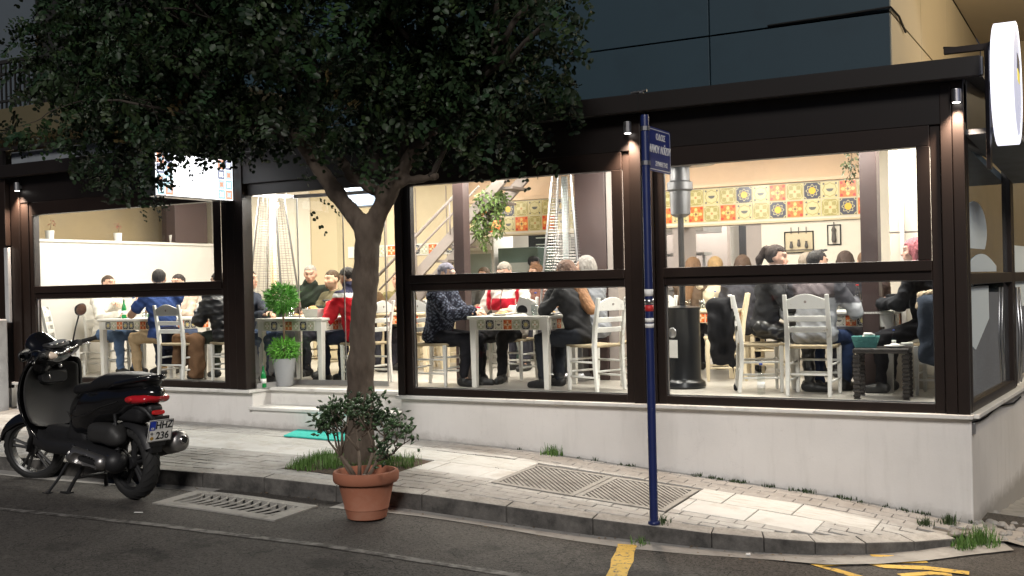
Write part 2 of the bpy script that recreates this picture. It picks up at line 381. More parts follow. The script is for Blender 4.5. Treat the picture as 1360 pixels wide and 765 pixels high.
# ---- road markings
def ribbon(name, pts, w, m, parent=None, h=.005):
    V = []; Fq = []; P_ = []
    for i in range(len(pts)-1):
        a, b = Vector(pts[i]), Vector(pts[i+1]); n = max(1, int((b-a).length/.15))
        P_ += [a+(b-a)*k/n for k in range(n)]
    P_.append(Vector(pts[-1]))
    for i, p in enumerate(P_):
        t = (P_[min(i+1, len(P_)-1)]-P_[max(i-1, 0)]).normalized(); nn = Vector((-t.y, t.x))*w/2*(1+random.uniform(-.12, .12))
        for q in (p+nn, p-nn): V.append((q.x, q.y, RD(q.x, q.y)+h))
        if i: Fq.append((2*i-2, 2*i-1, 2*i+1, 2*i))
    return link(name, npmesh(name, V, Fq), m, parent)
tag(ribbon('parking_line', [(-14, -3.95), (-4.95, -3.21), (-4.05, -3.10), (-3.18, -2.98), (-2.3, -2.85)], .07, M_WPAINT), kind='structure')
tag(ribbon('yellow_line', [(-2.10, -1.86), (-1.93, -2.40), (-1.76, -3.0), (-1.5, -4.0)], .14, M_YELL), kind='structure')
zz = thing('yellow_zigzag_marking', None, None); zz['kind'] = 'structure'
ribbon('stroke', [(-.60, -1.33), (-.69, -1.46), (-.82, -1.62), (-.69, -1.63), (-.50, -1.69)], .075, M_YELL, zz)
ribbon('stroke', [(-.60, -1.30), (-.43, -1.36), (-.17, -1.24), (.10, -1.22)], .085, M_YELL, zz, .006)
ribbon('stroke', [(-.46, -1.27), (-.19, -1.08)], .05, M_YELL, zz, .0045)
ribbon('stroke', [(-.55, -1.16), (-.40, -1.09)], .05, M_YELL, zz, .0075)
ribbon('stroke', [(-.30, -1.50), (-.12, -1.33), (.0, -1.30)], .06, M_YELL, zz, .0045)
# ---- street drain: pit, concrete surround, curved bars
dr = thing('street_drain', 'rectangular concrete street drain with curved slots in the gutter', 'drain', (0, 0, 0))
m = MB(); zb = RD(DX0, DY0)
m.box(DX0-.02, DX1+.02, DY0-.02, DY1+.02, zb-.5, zb-.45).box(DX0-.03, DX0, DY0, DY1, zb-.45, zb-.02).box(DX1, DX1+.03, DY0, DY1, zb-.5, zb-.06).box(DX0, DX1, DY1, DY1+.03, zb-.45, zb-.06).box(DX0, DX1, DY0-.03, DY0, zb-.45, zb-.06)
m.obj('pit', M_BLACK, dr)
def on_road(mb, x0, x1, y0, y1, h0, h1, nx=6):
    for i in range(nx):
        a, b = x0+(x1-x0)*i/nx, x0+(x1-x0)*(i+1)/nx
        q = [(a, y0), (b, y0), (b, y1), (a, y1)]
        mb.add([(p[0], p[1], RD(*p)+h0) for p in q]+[(p[0], p[1], RD(*p)+h1) for p in q], [(0, 3, 2, 1), (4, 5, 6, 7), (0, 1, 5, 4), (1, 2, 6, 5), (2, 3, 7, 6), (3, 0, 4, 7)])
    return mb
M_DRAIN = mat('drain_concrete', (.26, .25, .23), .85, var=(9, .25), var2=(6, (.14, .13, .115), .52, .72), bump=(60, .5, .004), world=True)
for nm, (x0, x1, y0, y1) in (('surround', (DX0-.09, DX1+.08, DY0-.07, DY0+.03)), ('surround', (DX0-.09, DX1+.08, DY1-.03, DY1+.06)), ('surround', (DX0-.09, DX0+.03, DY0+.03, DY1-.03)), ('surround', (DX1-.03, DX1+.08, DY0+.03, DY1-.03))):
    on_road(MB(), x0, x1, y0, y1, -.05, .012).obj(nm, M_DRAIN, dr)
NB = 12
for i in range(NB):
    xc = DX0+.03+(DX1-DX0-.06)*(i+.5)/NB; V = []; Fq = []
    for k in range(9):
        t = k/8; y = DY0+.03+(DY1-DY0-.06)*t; xo = .06*math.sin(t*math.pi*.9)-.03; w = .013
        for dx, dz in ((-w, -.001), (-w, .005), (-w*.5, .009), (w*.5, .009), (w, .005), (w, -.001)): V.append((xc+xo+dx, y, RD(xc, y)+dz))
        if k:
            for q in range(6): Fq.append(((k-1)*6+q, k*6+q, k*6+(q+1) % 6, (k-1)*6+(q+1) % 6))
    link('bar', npmesh('bar', V, Fq), M_DRAIN, dr, auto=40)
# ---- two inset manhole covers
def cover(x0, x1, y0, y1, label):
    t = thing('manhole_cover', label, 'manhole cover', (0, 0, 0), 0, 'paved utility covers in the pavement')
    g = lambda x, y: G(x, y)
    def bar(name, p, q, w, h0, h1, m):
        p, q = Vector(p), Vector(q); d = (q-p).normalized(); nn = Vector((-d.y, d.x))*w/2; qs = [p+nn, q+nn, q-nn, p-nn]
        return MB().add([(a.x, a.y, g(a.x, a.y)+h0) for a in qs]+[(a.x, a.y, g(a.x, a.y)+h1) for a in qs], [(0, 1, 2, 3), (7, 6, 5, 4), (0, 4, 5, 1), (1, 5, 6, 2), (2, 6, 7, 3), (3, 7, 4, 0)]).obj(name, m, t)
    bar('tray', (x0, (y0+y1)/2), (x1, (y0+y1)/2), y1-y0, -.011, -.003, M_IRON)
    f = .045
    for p, q in (((x0, y0+f/2), (x1, y0+f/2)), ((x0, y1-f/2), (x1, y1-f/2)), ((x0+f/2, y0+f), (x0+f/2, y1-f)), ((x1-f/2, y0+f), (x1-f/2, y1-f))): bar('frame_bar', p, q, f, -.01, .007, M_DRAIN)
    # diagonal brick-on-edge ribs
    n = 9; X0, X1, Y0, Y1 = x0+f, x1-f, y0+f, y1-f; w, h = X1-X0, Y1-Y0
    for i in range(1, n*3):
        s = i/n*w*.72
        p = (X0+s, Y0) if s <= w else (X1, Y0+(s-w)); q = (X0, Y0+s) if s <= h else (X0+(s-h), Y1)
        if p[1] > Y1-.02 or q[0] > X1-.02: break
        bar('rib', p, q, .02, -.004, .004, M_DRAIN)
cover(-3.55, -2.80, -1.29, -.51, 'paved manhole cover with diagonal ribs, the one nearer the terracotta pot')
cover(-2.79, -2.03, -1.29, -.51, 'paved manhole cover with diagonal ribs, the one beside the blue sign pole')
# ---- grass
def blades(name, spots, n, hmin, hmax, m, parent=None, spread=.06, w=.006):
    V = []; Fq = []
    for (x, y, z, sc_) in spots:
        for k in range(n):
            a = random.uniform(0, 6.28); d = min(abs(random.gauss(0, spread)), spread*1.5)*sc_; px, py = x+d*math.cos(a), y+d*math.sin(a)
            h = random.uniform(hmin, hmax)*sc_; la = random.uniform(0, 6.28); l = h*random.uniform(.1, .7); ww = w*random.uniform(.6, 1.3)
            dx, dy = math.cos(la+1.57)*ww/2, math.sin(la+1.57)*ww/2; b = len(V)
            V += [(px-dx, py-dy, z), (px+dx, py+dy, z), (px+dx*.7+math.cos(la)*l*.4, py+dy*.7+math.sin(la)*l*.4, z+h*.6), (px-dx*.7+math.cos(la)*l*.4, py-dy*.7+math.sin(la)*l*.4, z+h*.6),
                  (px+math.cos(la)*l+dx*.2, py+math.sin(la)*l+dy*.2, z+h), (px+math.cos(la)*l-dx*.2, py+math.sin(la)*l-dy*.2, z+h)]
            Fq += [(b, b+1, b+2, b+3), (b+3, b+2, b+4, b+5)]
    return link(name, npmesh(name, V, Fq), m, parent)
sp = []
for _ in range(150):
    x, y = random.uniform(-5.4, -4.45), random.uniform(-1.7, -.9)
    if math.hypot(x+4.95, y+1.2) > .2 and (x < -4.95 or x > -4.75) and random.random() < (1 if y < -1.2 else .5): sp.append((x, y, G(x, y), random.uniform(.6, 1.1)))
tag(blades('pit_grass', sp, 30, .03, .11, M_GRASS), 'green grass growing round the foot of the street tree', 'grass', kind='stuff')
sp = []
for _ in range(46):
    x = random.choice([random.uniform(-4, 0), random.uniform(-2.2, -.3)]); sp.append((x, -.02-random.random()*.04, G(x, 0), random.uniform(.3, .8)))
tag(blades('wall_foot_weeds', sp, 14, .015, .055, M_WEED, spread=.05, w=.009), 'dark scrubby weeds along the foot of the white wall', 'weeds', kind='stuff')
def weed(x, y, s, label, m=M_GRASS, n=140, z=None):
    t = tag(blades('weed_clump', [(0, 0, 0, s)], n, .03, .14, m, spread=.085, w=.008), label, 'weed', 'weed clumps in the pavement joints'); t.location = (x, y, (G(x, y) if z is None else z)-.005)
weed(.09, -.42, 1.05, 'bright green weed clump, the big one by the corner kerb end', n=260, z=RD(.09, -.42))
weed(-.02, -.60, .75, 'bright green weed clump in front of the big one at the kerb end', n=160, z=RD(-.02, -.6))
weed(-.16, -.16, .6, 'small weed clump at the foot of the white wall corner', M_WEED)
weed(-3.62, -.04, .85, 'small green weed clump at the wall foot above the manhole covers', n=110)
weed(-1.93, -1.60, .55, 'tiny weed clump at the foot of the blue sign pole', M_WEED, 60)
weed(-2.02, -1.80, .55, 'tiny weed clump in the kerb joint below the sign pole', n=40, z=RD(-2.02, -1.8))
weed(-.30, -.34, .5, 'thin weed clump on the corner pavement beside the wall', M_WEED, 90)
# rubble at the corner
rb = MB()
for _ in range(130):
    x, y = random.uniform(-.12, .7), random.uniform(-.38, .9); s = random.uniform(.01, .045)
    vs_ = [(random.uniform(-1, 1)*s, random.uniform(-1, 1)*s, 0) for _ in range(4)]
    rb.lathe([(s*random.uniform(.6, 1), -s*.5), (s*random.uniform(.8, 1.1), 0), (s*.5, s*.55)], 6, T(x, y, G(x, min(y, 0))-.085*max(0, y)-.01)@rotz(random.random()*6)@Matrix.Scale(random.uniform(.6, 1.5), 4, (1, 0, 0)))
tag(rb.obj('rubble', M_CONC), 'crumbled concrete rubble at the foot of the building corner', 'rubble', kind='stuff')
sheet('corner_ground', [-.1+.12*i for i in range(30)], [-.35+.16*i for i in range(40)], lambda x, y: G(x, min(y, 0))-.02-.085*max(0, y)+.015*math.sin(x*17+y*9)*math.sin(y*13), M_CONC)
# ------------------------------------------------------------------ restaurant pavilion
M_GLASS = glassmat('window_glass', refl=.9)
M_GLASSD = glassmat('dusty_glass', refl=.9, haze=.06)
M_CLEAR = glassmat('tableware_glass', (.93, .95, .95), refl=1.6)
M_CREAM = mat('cream_wall', (.64, .59, .50), .8, var=(1.5, .05), world=True)
M_BEIGE = mat('beige_panel', (.53, .44, .29), .6, var=(1.2, .05), world=True)
M_PEACH = mat('peach_wall', (.70, .52, .36), .8, var=(1.2, .04), world=True)
M_WHITE = mat('white_paint', (.66, .64, .60), .6, var=(3, .04), world=True)
M_CEIL = mat('ceiling_paint', (.72, .68, .60), .8, var=(2, .04), world=True)
M_FLOOR = mat('floor_tile', (.50, .47, .42), .35, var=(3, .1), var2=(2.2, (.38, .35, .31), .5, .8), world=True)
M_DKCOL = mat('dark_brown_column', (.055, .035, .033), .5, var=(4, .2), world=True)
M_TAUPE = mat('taupe_wall', (.30, .26, .24), .7, var=(3, .1), world=True)
REST = thing('restaurant', 'glazed brown aluminium restaurant terrace on a white plinth, tables inside', 'restaurant', (0, 0, 0))
# floor and plinth
MB().box(-11.6, -.02, .32, 8.0, -.12, 0).obj('terrace_floor', M_FLOOR, REST)
MB().box(-7.3, -5.33, .30, .319, -.45, -.003).obj('step_riser', M_MARBLE, REST)
MB().box(-7.36, -5.31, .24, .36, -.03, .004).obj('threshold', M_MARBLE, REST, bevel=.008)
MB().box(-7.3, -5.33, -.02, .30, -.5, -.22).obj('step', M_WALL, REST)
MB().box(-7.33, -5.315, -.05, .30, -.219, -.185).obj('step_tread', M_MARBLE, REST, bevel=.008)
MB().box(-11.25, -7.30, 0, .32, -.9, -.035).obj('plinth', M_WALL, REST, bevel=.01)
MB().box(-5.33, -.002, 0, .32, -1.3, -.035).obj('plinth', M_WALL, REST, bevel=.01)
MB().box(-11.25, -7.28, -.07, .36, -.034, .0).obj('sill', M_MARBLE, REST, bevel=.006)
MB().box(-5.35, .02, -.07, .36, -.034, .0).obj('sill', M_MARBLE, REST, bevel=.006)
SA = -math.atan2(.072, .9974)                               # side wall turns 4 degrees out
SM = rotz(SA)                                               # local +y runs along the side
MB().box(-.30, 0, .006, 8, -2.2, -.035, SM).obj('side_plinth', M_WALL, REST)
MB().box(-.36, .06, .0, 8, -.034, .001, SM).obj('side_sill', M_MARBLE, REST, bevel=.006)
# posts
def vpost(x0, x1, y0, y1, z0=0.001, z1=2.565, m=M_BROWN, name='post', nparent=REST): return MB().box(x0, x1, y0, y1, z0, z1).obj(name, m, nparent, bevel=.006)
vpost(-11.52, -11.205, .0, .10); vpost(-11.20, -11.04, -.055, .10); vpost(-11.035, -10.90, -.03, .10)
vpost(-7.47, -7.335, -.055, .10); vpost(-7.60, -7.475, -.03, .10)
vpost(-5.33, -5.245, -.05, .10)
vpost(-2.775, -2.665, -.055, .10); vpost(-2.66, -2.56, -.04, .10, m=MATS['brown_aluminium'])
vpost(-.175, -.09, -.045, .10); vpost(-.086, .0, -.055, .10)
# windows: frame with two panes (lower fixed, upper sliding)
def window(x0, x1, name='window_frame', zt=2.09, ym=.0, rs=.10):
    f = MB(); w = .075
    def member(a, b, c, d, e, g): f.box(a, b, c, d, e, g)
    member(x0, x0+w, -.02, .07, .002, 2.25); member(x1-w, x1, -.02, .07, .002, 2.25)             # outer stiles
    member(x0+w, x1-w, -.02, .07, .002, .075); member(x0+w, x1-w, -.018, .06, 1.045, 1.195)      # bottom, lower top rail
    member(x0+w, x1-w, -.045, -.0205, 1.116, 1.20)                                              # upper sash bottom rail
    member(x0+w, x0+w+.03, -.045, -.0205, 1.2005, zt); member(x1-w-rs, x1-w, -.045, -.0205, 1.2005, zt)
    member(x0+w, x1-w, -.04, .07, zt, 2.25)
    fo = f.obj(name, M_BROWN, REST, bevel=.005)
    MB().box(x0+w, x1-w, .02, .026, .075, 1.045).obj('glass_pane', M_GLASS, fo)
    MB().box(x0+w+.03, x1-w-rs, -.035, -.030, 1.20, zt).obj('glass_pane', M_GLASSD, fo)
    g = MB(); g.box(x0+w, x1-w, .015, .031, 1.036, 1.0445); g.box(x0+w, x1-w, .015, .031, .0755, .083); g.box(x0+w, x0+w+.008, .015, .031, .083, 1.036); g.box(x1-w-.008, x1-w, .015, .031, .083, 1.036)
    g.obj('gasket', M_STEEL, fo)
window(-10.895, -7.605); window(-5.24, -2.78); window(-2.555, -.18)
# header boxes and fascia
M_HDR = mat('header_brown', (.0055, .0034, .003), .45, var=(3, .3), world=True)
MB().box(-11.2, .0, -.04, .35, 2.2505, 2.5995).obj('header', M_HDR, REST, bevel=.006)
fz = MB().box(-11.28, .14, -.20, -.10, 2.567, 2.725).obj('fascia', M_BROWN2, REST, bevel=.01)
MB().box(-2.62, -2.612, -.203, -.2005, 2.57, 2.722).obj('joint', M_BLACK, fz)
MB().box(.1405, .155, -.19, -.11, 2.58, 2.715).obj('end_cap', M_STEEL, fz)
MB().box(-11.28, .13, -.0995, 4.1, 2.60, 2.70).obj('roof', M_BROWN2, REST)
c = MB(); c.lathe([(.012, 0), (.03, .01), (.03, .03), (.012, .04)], 12, T(-2.62, -.15, 2.73)@Matrix.Rotation(R(90), 4, 'Y')); c.tube([(-2.70, -.15, 2.74), (-2.55, -.15, 2.75)], .012, 8); c.obj('hose_clip', M_STEEL, REST)
# left wing frame above the header
f = MB(); f.box(-11.27, -11.20, -.15, -.10, 2.726, 2.95); f.box(-11.199, -8.6, -.15, -.10, 2.91, 2.95); f.obj('gutter_frame', M_BROWN2, REST)
MB().box(-11.199, -8.6, -.02, .02, 2.726, 2.90).obj('flashing', mat('flashing', (.20, .22, .24), .5, metal=.3, var=(4, .3), world=True), REST)
# side facade
def sbox(n, x0, x1, y0, y1, z0, z1, m, par=REST, bevel=.005): return MB().box(x0, x1, y0, y1, z0, z1, SM).obj(n, m, par, bevel=bevel)
sbox('header', -.10, -.001, .101, 6, 2.2, 2.6, M_HDR)
sf = MB(); sf.box(-.08, .0, .06, .12, .002, 2.2, SM).box(-.08, .0, 2.12, 2.22, .002, 2.2, SM).box(-.08, .0, .12, 2.12, .002, .08, SM).box(-.08, .0, .12, 2.12, 1.0, 1.09, SM).box(-.08, .0, .12, 2.12, 2.10, 2.2, SM).box(-.07, -.01, 2.30, 2.36, .002, 2.2, SM).box(-.07, -.01, 3.6, 3.7, .002, 2.2, SM).box(-.07, -.01, 2.36, 3.6, 1.0, 1.09, SM)
sfo = sf.obj('window_frame', M_BROWN, REST, bevel=.005)
M_SGL = glassmat('side_glass', (.30, .34, .38), refl=2.2, haze=.10, hazecol=(.5, .6, .7))
MB().box(-.045, -.039, .12, 2.12, .08, 1.0, SM).obj('glass_pane', M_SGL, sfo)
MB().box(-.045, -.039, .12, 2.12, 1.09, 2.10, SM).obj('glass_pane', M_SGL, sfo)
MB().box(-.045, -.039, 2.36, 3.6, .08, 2.1, SM).obj('glass_pane', M_SGL, sfo)
M_SIGNREF = mat('painted_reflection', (.62, .70, .74), .7)  # pale sheets painted as a lit sign's reflection in the side glass
def reflection_patch(pts_, name='reflection_shape'): MB().prism(pts_, -.036, -.0345, SM, 'x').obj(name, M_SIGNREF, sfo)
reflection_patch([(.56+.50*math.cos(a), 1.44+.235*math.sin(a)) for a in [R(-40+260*i/24) for i in range(25)]])
reflection_patch([(.14, 1.10)]+[(.14+1.35*i/12, 1.15+.10*math.sin(math.pi*i/12)) for i in range(13)]+[(1.49, 1.10)])
reflection_patch([(.14, .98), (.14, .55), (.45, .47), (1.08, .70), (1.08, .98)])
reflection_patch([(2.5, 1.35), (2.42, 1.0), (2.7, .75), (3.3, .75), (3.3, 1.35)])
pv = MB(); pv.prism([(.02, 2.20), (.02, 2.16), (2.3, 1.93), (2.3, 2.0)], -.0, .35, SM, 'x'); pv.obj('awning_flap', mat('awning_cloth', (.16, .17, .18), .8, var=(6, .3), world=True), REST)
tb = MB()
for yy in (2.13, 2.30): tb.tube([SM@Vector((.03, yy, .05)), SM@Vector((.05, yy+.02, .5)), SM@Vector((.03, yy, .95))], .012, 6)
tb.obj('door_handle', M_STEEL, REST, smooth=True)
tb = MB(); tb.tube([SM@Vector((.01, y_, -.06-.02*math.sin(y_*4)-.02*y_)) for y_ in [0, .3, .6, .9, 1.2, 1.6, 2.0, 2.4]], .008, 6); tb.obj('cable', M_BLACK, REST, smooth=True)
MB().box(.0, .02, .02, .07, -.16, -.07, SM).obj('junction_box', M_STEEL, REST, bevel=.004)
# left side parapet and glazing above it
MB().box(-11.72, -11.5, .12, 4.0, -.4, 1.80).obj('side_parapet', M_WHITE, REST)
MB().box(-11.74, -11.47, .10, 4.0, 1.801, 1.84).obj('parapet_cap', M_WHITE, REST, bevel=.006)
MB().box(-11.64, -11.632, .12, 3.9, 1.84, 2.6).obj('glass_pane', glassmat('rear_glass', (.88, .86, .82), 1.2), REST)
MB().box(-11.75, -11.5, .101, .16, -.1, 2.55).obj('post', M_BROWN, REST)
MB().box(-11.74, -11.45, 2.95, 3.62, 1.84, 2.6).obj('inner_column', M_DKCOL, REST, bevel=.01)
# shell: ceiling, back wall pieces
MB().box(-11.6, -.12, .36, 8.0, 2.585, 2.599).obj('ceiling', M_CEIL, REST)
BW = 4.0
MB().box(-12.2, -7.0, BW, BW+.15, -.1, 2.58).obj('back_wall', M_BEIGE, REST)
MB().box(-12.2, -9.7, BW-.02, BW-.001, -.1, 2.58).obj('corner_panel', M_CREAM, REST)
for x in (-8.83, -8.30, -7.78, -7.26): MB().box(x-.006, x+.006, BW-.006, BW-.0005, 0, 2.5).obj('panel_joint', M_TAUPE, REST)
MB().lathe([(.045, 0), (.05, .006), (.05, .014), (.04, .02)], 16, T(-8.45, BW-.001, 1.95)@Matrix.Rotation(R(90), 4, 'X')@Matrix.Scale(1.5, 4, (0, 1, 0))).obj('wall_vent', M_TAUPE, REST)
# bulkhead with tiles across the kitchen side
bulk = MB().box(-7.0, -1.45, BW, BW+.25, 1.78, 2.225).obj('bulkhead', M_CREAM, REST)
MB().box(-7.0, -1.45, BW-.06, BW+.25, 2.2255, 2.27).obj('bulkhead_ledge', M_PEACH, REST, bevel=.006)
MB().box(-7.0, -1.45, BW+.1, BW+.25, 2.271, 2.58).obj('upper_wall', M_PEACH, REST)
MB().box(-7.0, -1.45, BW-.012, BW+.27, 1.755, 1.779).obj('bulkhead_edge', M_BEIGE, REST)
MB().box(-2.76, -1.2, BW+.02, BW+.2, 0, 1.754).obj('picture_wall', M_CREAM, REST)
MB().box(-2.95, -2.761, BW+.02, BW+.5, 0, 1.754).obj('opening_jamb', M_TAUPE, REST)
MB().box(-1.46, -1.15, BW-.1, BW+.2, 0, 2.58).obj('wall_end', M_CREAM, REST)
MB().box(-12.2, -.2, 7.5, 7.6, 0, 2.58).obj('kitchen_wall', M_WHITE, REST)
MB().box(-3.9, -3.76, BW+.02, BW+.5, 0, 1.754).obj('opening_jamb', M_TAUPE, REST)
MB().box(-5.2, -3.95, BW+2.4, BW+2.55, 0, 2.3).obj('partition', M_TAUPE, REST)
MB().box(-4.05, -3.7, 7.3, 7.49, 0, 2.0).obj('service_door', mat('dark_door', (.05, .05, .055), .5), REST)
MB().box(-3.55, -3.3, 7.44, 7.49, .9, 2.0).obj('wall_cabinet', M_STEEL, REST)
# inner columns
MB().box(-1.085, -.93, 1.45, 1.62, 0, 2.58).obj('inner_column', M_DKCOL, REST, bevel=.006)
MB().box(-.90, -.30, 1.9, 2.3, 0, 2.58).obj('cream_column', M_CREAM, REST, bevel=.006)
MB().box(-.905, -.26, 1.895, 1.899, 1.50, 1.508).obj('panel_joint', M_TAUPE, REST)
MB().box(-.80, -.76, 1.86, 1.894, 0, 2.58).obj('corner_trim', M_WHITE, REST)
MB().box(-4.30, -3.93, 2.0, 2.3, 0, 2.58).obj('inner_column', M_DKCOL, REST, bevel=.006)
MB().box(-3.92, -3.80, 2.02, 2.28, 0, 2.58).obj('cream_column', M_TAUPE, REST)
MB().box(-5.60, -5.46, 1.5, 1.64, 0, 2.58).obj('inner_column', M_DKCOL, REST, bevel=.006)
MB().box(-5.6, -3.9, 1.52, 1.62, 2.42, 2.58).obj('ceiling_beam', M_DKCOL, REST)
# rear closing walls, right back
MB().box(-.2, -.12, 2.35, 8, 0, 2.58).obj('end_wall', M_CREAM, REST)
MB().box(-12.3, -12.2, 0.3, 8, 0, 2.58).obj('end_wall', M_BEIGE, REST)
# ---- tiles (procedural print on real pieces)
def tilemat(kind, pale=False):
    nm = 'tile_'+kind+('_pale' if pale else ''); m, nt, p = newmat(nm); MATS[nm] = m
    g = nd(nt, 'ShaderNodeTexCoord').outputs['Generated']; s = nd(nt, 'ShaderNodeSeparateXYZ'); nt.links.new(g, s.inputs[0])
    px = mth(nt, 'MULTIPLY_ADD', s.outputs[0], 2, -1); q = mth(nt, 'MULTIPLY_ADD', s.outputs[2], 2, -1)
    r_ = mth(nt, 'SQRT', mth(nt, 'ADD', mth(nt, 'MULTIPLY', px, px), mth(nt, 'MULTIPLY', q, q)))
    th = mth(nt, 'ARCTAN2', q, px); c4 = mth(nt, 'COSINE', mth(nt, 'MULTIPLY', th, 4)); c8 = mth(nt, 'COSINE', mth(nt, 'MULTIPLY', th, 8))
    ax, aq = mth(nt, 'ABSOLUTE', px), mth(nt, 'ABSOLUTE', q)
    cd = mth(nt, 'SQRT', mth(nt, 'ADD', mth(nt, 'POWER', mth(nt, 'SUBTRACT', ax, .72), 2), mth(nt, 'POWER', mth(nt, 'SUBTRACT', aq, .72), 2)))
    cr = mth(nt, 'SQRT', mth(nt, 'ADD', mth(nt, 'POWER', mth(nt, 'SUBTRACT', 1, ax), 2), mth(nt, 'POWER', mth(nt, 'SUBTRACT', 1, aq), 2)))
    lt = lambda a, b: mth(nt, 'LESS_THAN', a, b)
    cream = (.74, .70, .60) if pale else (.56, .49, .26); olive = (.40, .41, .28) if pale else (.34, .29, .10)
    if kind == 'orange':
        c = (.66, .17, .03); c = mixc(nt, lt(cd, .17), c, (.45, .03, .02)); c = mixc(nt, lt(r_, mth(nt, 'MULTIPLY_ADD', c4, .26, .55)), c, (.78, .50, .16) if not pale else (.8, .6, .4))
        c = mixc(nt, lt(mth(nt, 'ABSOLUTE', mth(nt, 'SUBTRACT', r_, mth(nt, 'MULTIPLY_ADD', c4, -.2, .45))), .06), c, (.55, .08, .02)); c = mixc(nt, lt(r_, .17), c, (.18, .10, .04))
    elif kind == 'navy':
        c = (.035, .035, .06) if not pale else (.03, .035, .045); c = mixc(nt, lt(r_, mth(nt, 'MULTIPLY_ADD', c8, .10, .66)), c, cream); c = mixc(nt, lt(r_, mth(nt, 'MULTIPLY_ADD', c8, .10, .57)), c, (.05, .05, .08))
        c = mixc(nt, lt(r_, .42), c, (.70, .43, .03) if not pale else (.6, .5, .2)); c = mixc(nt, lt(cr, .35), c, cream); c = mixc(nt, lt(cr, .25), c, (.04, .04, .07))
    elif kind == 'olive':
        c = olive; c = mixc(nt, lt(r_, mth(nt, 'MULTIPLY_ADD', c4, .22, .52)), c, cream); c = mixc(nt, lt(mth(nt, 'ABSOLUTE', mth(nt, 'SUBTRACT', r_, mth(nt, 'MULTIPLY_ADD', c4, -.25, .75))), .05), c, cream)
        c = mixc(nt, lt(r_, .15), c, (.45, .22, .08)); c = mixc(nt, lt(cr, .3), c, cream)
    else:
        c = cream; bowl = mth(nt, 'ADD', mth(nt, 'POWER', mth(nt, 'DIVIDE', px, .42), 2), mth(nt, 'POWER', mth(nt, 'DIVIDE', mth(nt, 'SUBTRACT', q, .12), .34), 2))
        c = mixc(nt, lt(mth(nt, 'ABSOLUTE', mth(nt, 'SUBTRACT', r_, mth(nt, 'MULTIPLY_ADD', c8, .04, .78))), .05), c, olive)
        c = mixc(nt, mth(nt, 'MULTIPLY', lt(bowl, 1), lt(q, .14)), c, (.10, .10, .09)); c = mixc(nt, lt(cd, .12), c, (.10, .09, .08))
    c = mixc(nt, mth(nt, 'GREATER_THAN', mth(nt, 'MAXIMUM', ax, aq), .95), c, cream)
    nt.links.new(c, p.inputs['Base Color']); p.inputs['Roughness'].default_value = .3
    return m
KINDS = ['orange', 'olive', 'cream', 'navy']
TM = {k: tilemat(k) for k in KINDS}; TP = {k: tilemat(k, True) for k in KINDS}
TILEMESH = {}
def tile(parent, kind, x, y, z, s, rz=0, pale=False, th=.008):
    key = (kind, pale, round(s, 4))
    if key not in TILEMESH:
        me = MB().box(-s/2, s/2, -th, 0, -s/2, s/2).mesh('tile'); me.materials.append((TP if pale else TM)[kind]); TILEMESH[key] = me
    o = bpy.data.objects.new('tile', TILEMESH[key]); COL.objects.link(o); o.parent = parent; o.location = (x, y, z); o.rotation_euler = (0, 0, rz); return o
seqs = [['navy', 'olive', 'cream', 'olive', 'navy', 'cream', 'orange', 'olive', 'navy', 'cream', 'orange', 'olive'], ['cream', 'orange', 'olive', 'orange', 'cream', 'olive', 'navy', 'orange', 'cream', 'olive', 'navy', 'orange']]
for row in range(2):
    for i in range(27):
        tile(bulk, seqs[row][(i+9) % 12], -6.88+.2065*i, BW, 2.113-.207*row, .200)
db = MB().box(-9.0, -7.02, BW-.012, BW-.0065, 1.535, 1.70).obj('tile_strip', M_WHITE, REST)
for i, k in enumerate(['orange', 'olive', 'navy', 'olive', 'orange', 'cream', 'olive', 'navy', 'olive', 'orange', 'olive', 'navy', 'olive']): tile(db, k, -8.78+.143*i, BW-.012, 1.618, .138, 0, True)
# tiled wall seen beyond the parapet (mirrored tiles, faint)
MB().box(-14.2, -14.1, 0, 6, 0, 2.55).obj('outer_wall', M_PEACH, REST)
# ---- interior ceiling lamps
def lamp(x, y, w, h, e, col=(1, .945, .85)):
    o = MB().box(x-w/2, x+w/2, y-h/2, y+h/2, 2.565, 2.583).obj('ceiling_lamp', M_WHITE, REST)
    l = bpy.data.lights.new('lamp_light', 'AREA'); l.shape = 'RECTANGLE'; l.size = w*.95; l.size_y = h*.95; l.energy = e; l.color = col
    lo = bpy.data.objects.new('lamp_light', l); COL.objects.link(lo); lo.parent = o; lo.location = (x, y, 2.56)
for x in (-10.2, -8.6, -6.9, -5.2, -3.4, -1.8, -.6): lamp(x, 1.35, .9, .18, 68 if x > -8 else 42)
for x in (-10.5, -8.2, -6.1, -4.0, -2.2): lamp(x, 3.0, .9, .18, 20)
for x in (-6.3, -4.2, -2.4): lamp(x, 5.8, 1.2, .3, 75, (1, .93, .84))
def fill_globe(x, y, e, col=(1, .945, .85), z=2.50):  # added fill globes, hidden behind the header, to spread light onto the walls
    o = MB().lathe([(.02, .085), (.02, .06), (.05, .045), (.06, 0), (.05, -.045), (.02, -.06)], 16, T(x, y, z)).obj('added_fill_globe', mat('fill_globe_glow', (.9, .85, .75), .4, emis=((1, .85, .62), 4)), REST, smooth=True)
    l = bpy.data.lights.new('fill_light', 'POINT'); l.energy = e; l.shadow_soft_size = .08; l.color = col
    lo = bpy.data.objects.new('fill_light', l); COL.objects.link(lo); lo.parent = o; lo.location = (x, y, z-.09)
for x in (-10.4, -9.0, -7.6, -6.2, -4.9, -3.3, -1.9, -.75): fill_globe(x, 2.25, 36 if x > -8 else 26)
for x in (-10.6, -9.6, -8.3, -6.9, -3.6, -1.3): fill_globe(x, .75, 80 if x > -8 else 46)
for x in (-6.5, -4.6, -3.2): fill_globe(x, 6.2, 60, (1, .94, .86))
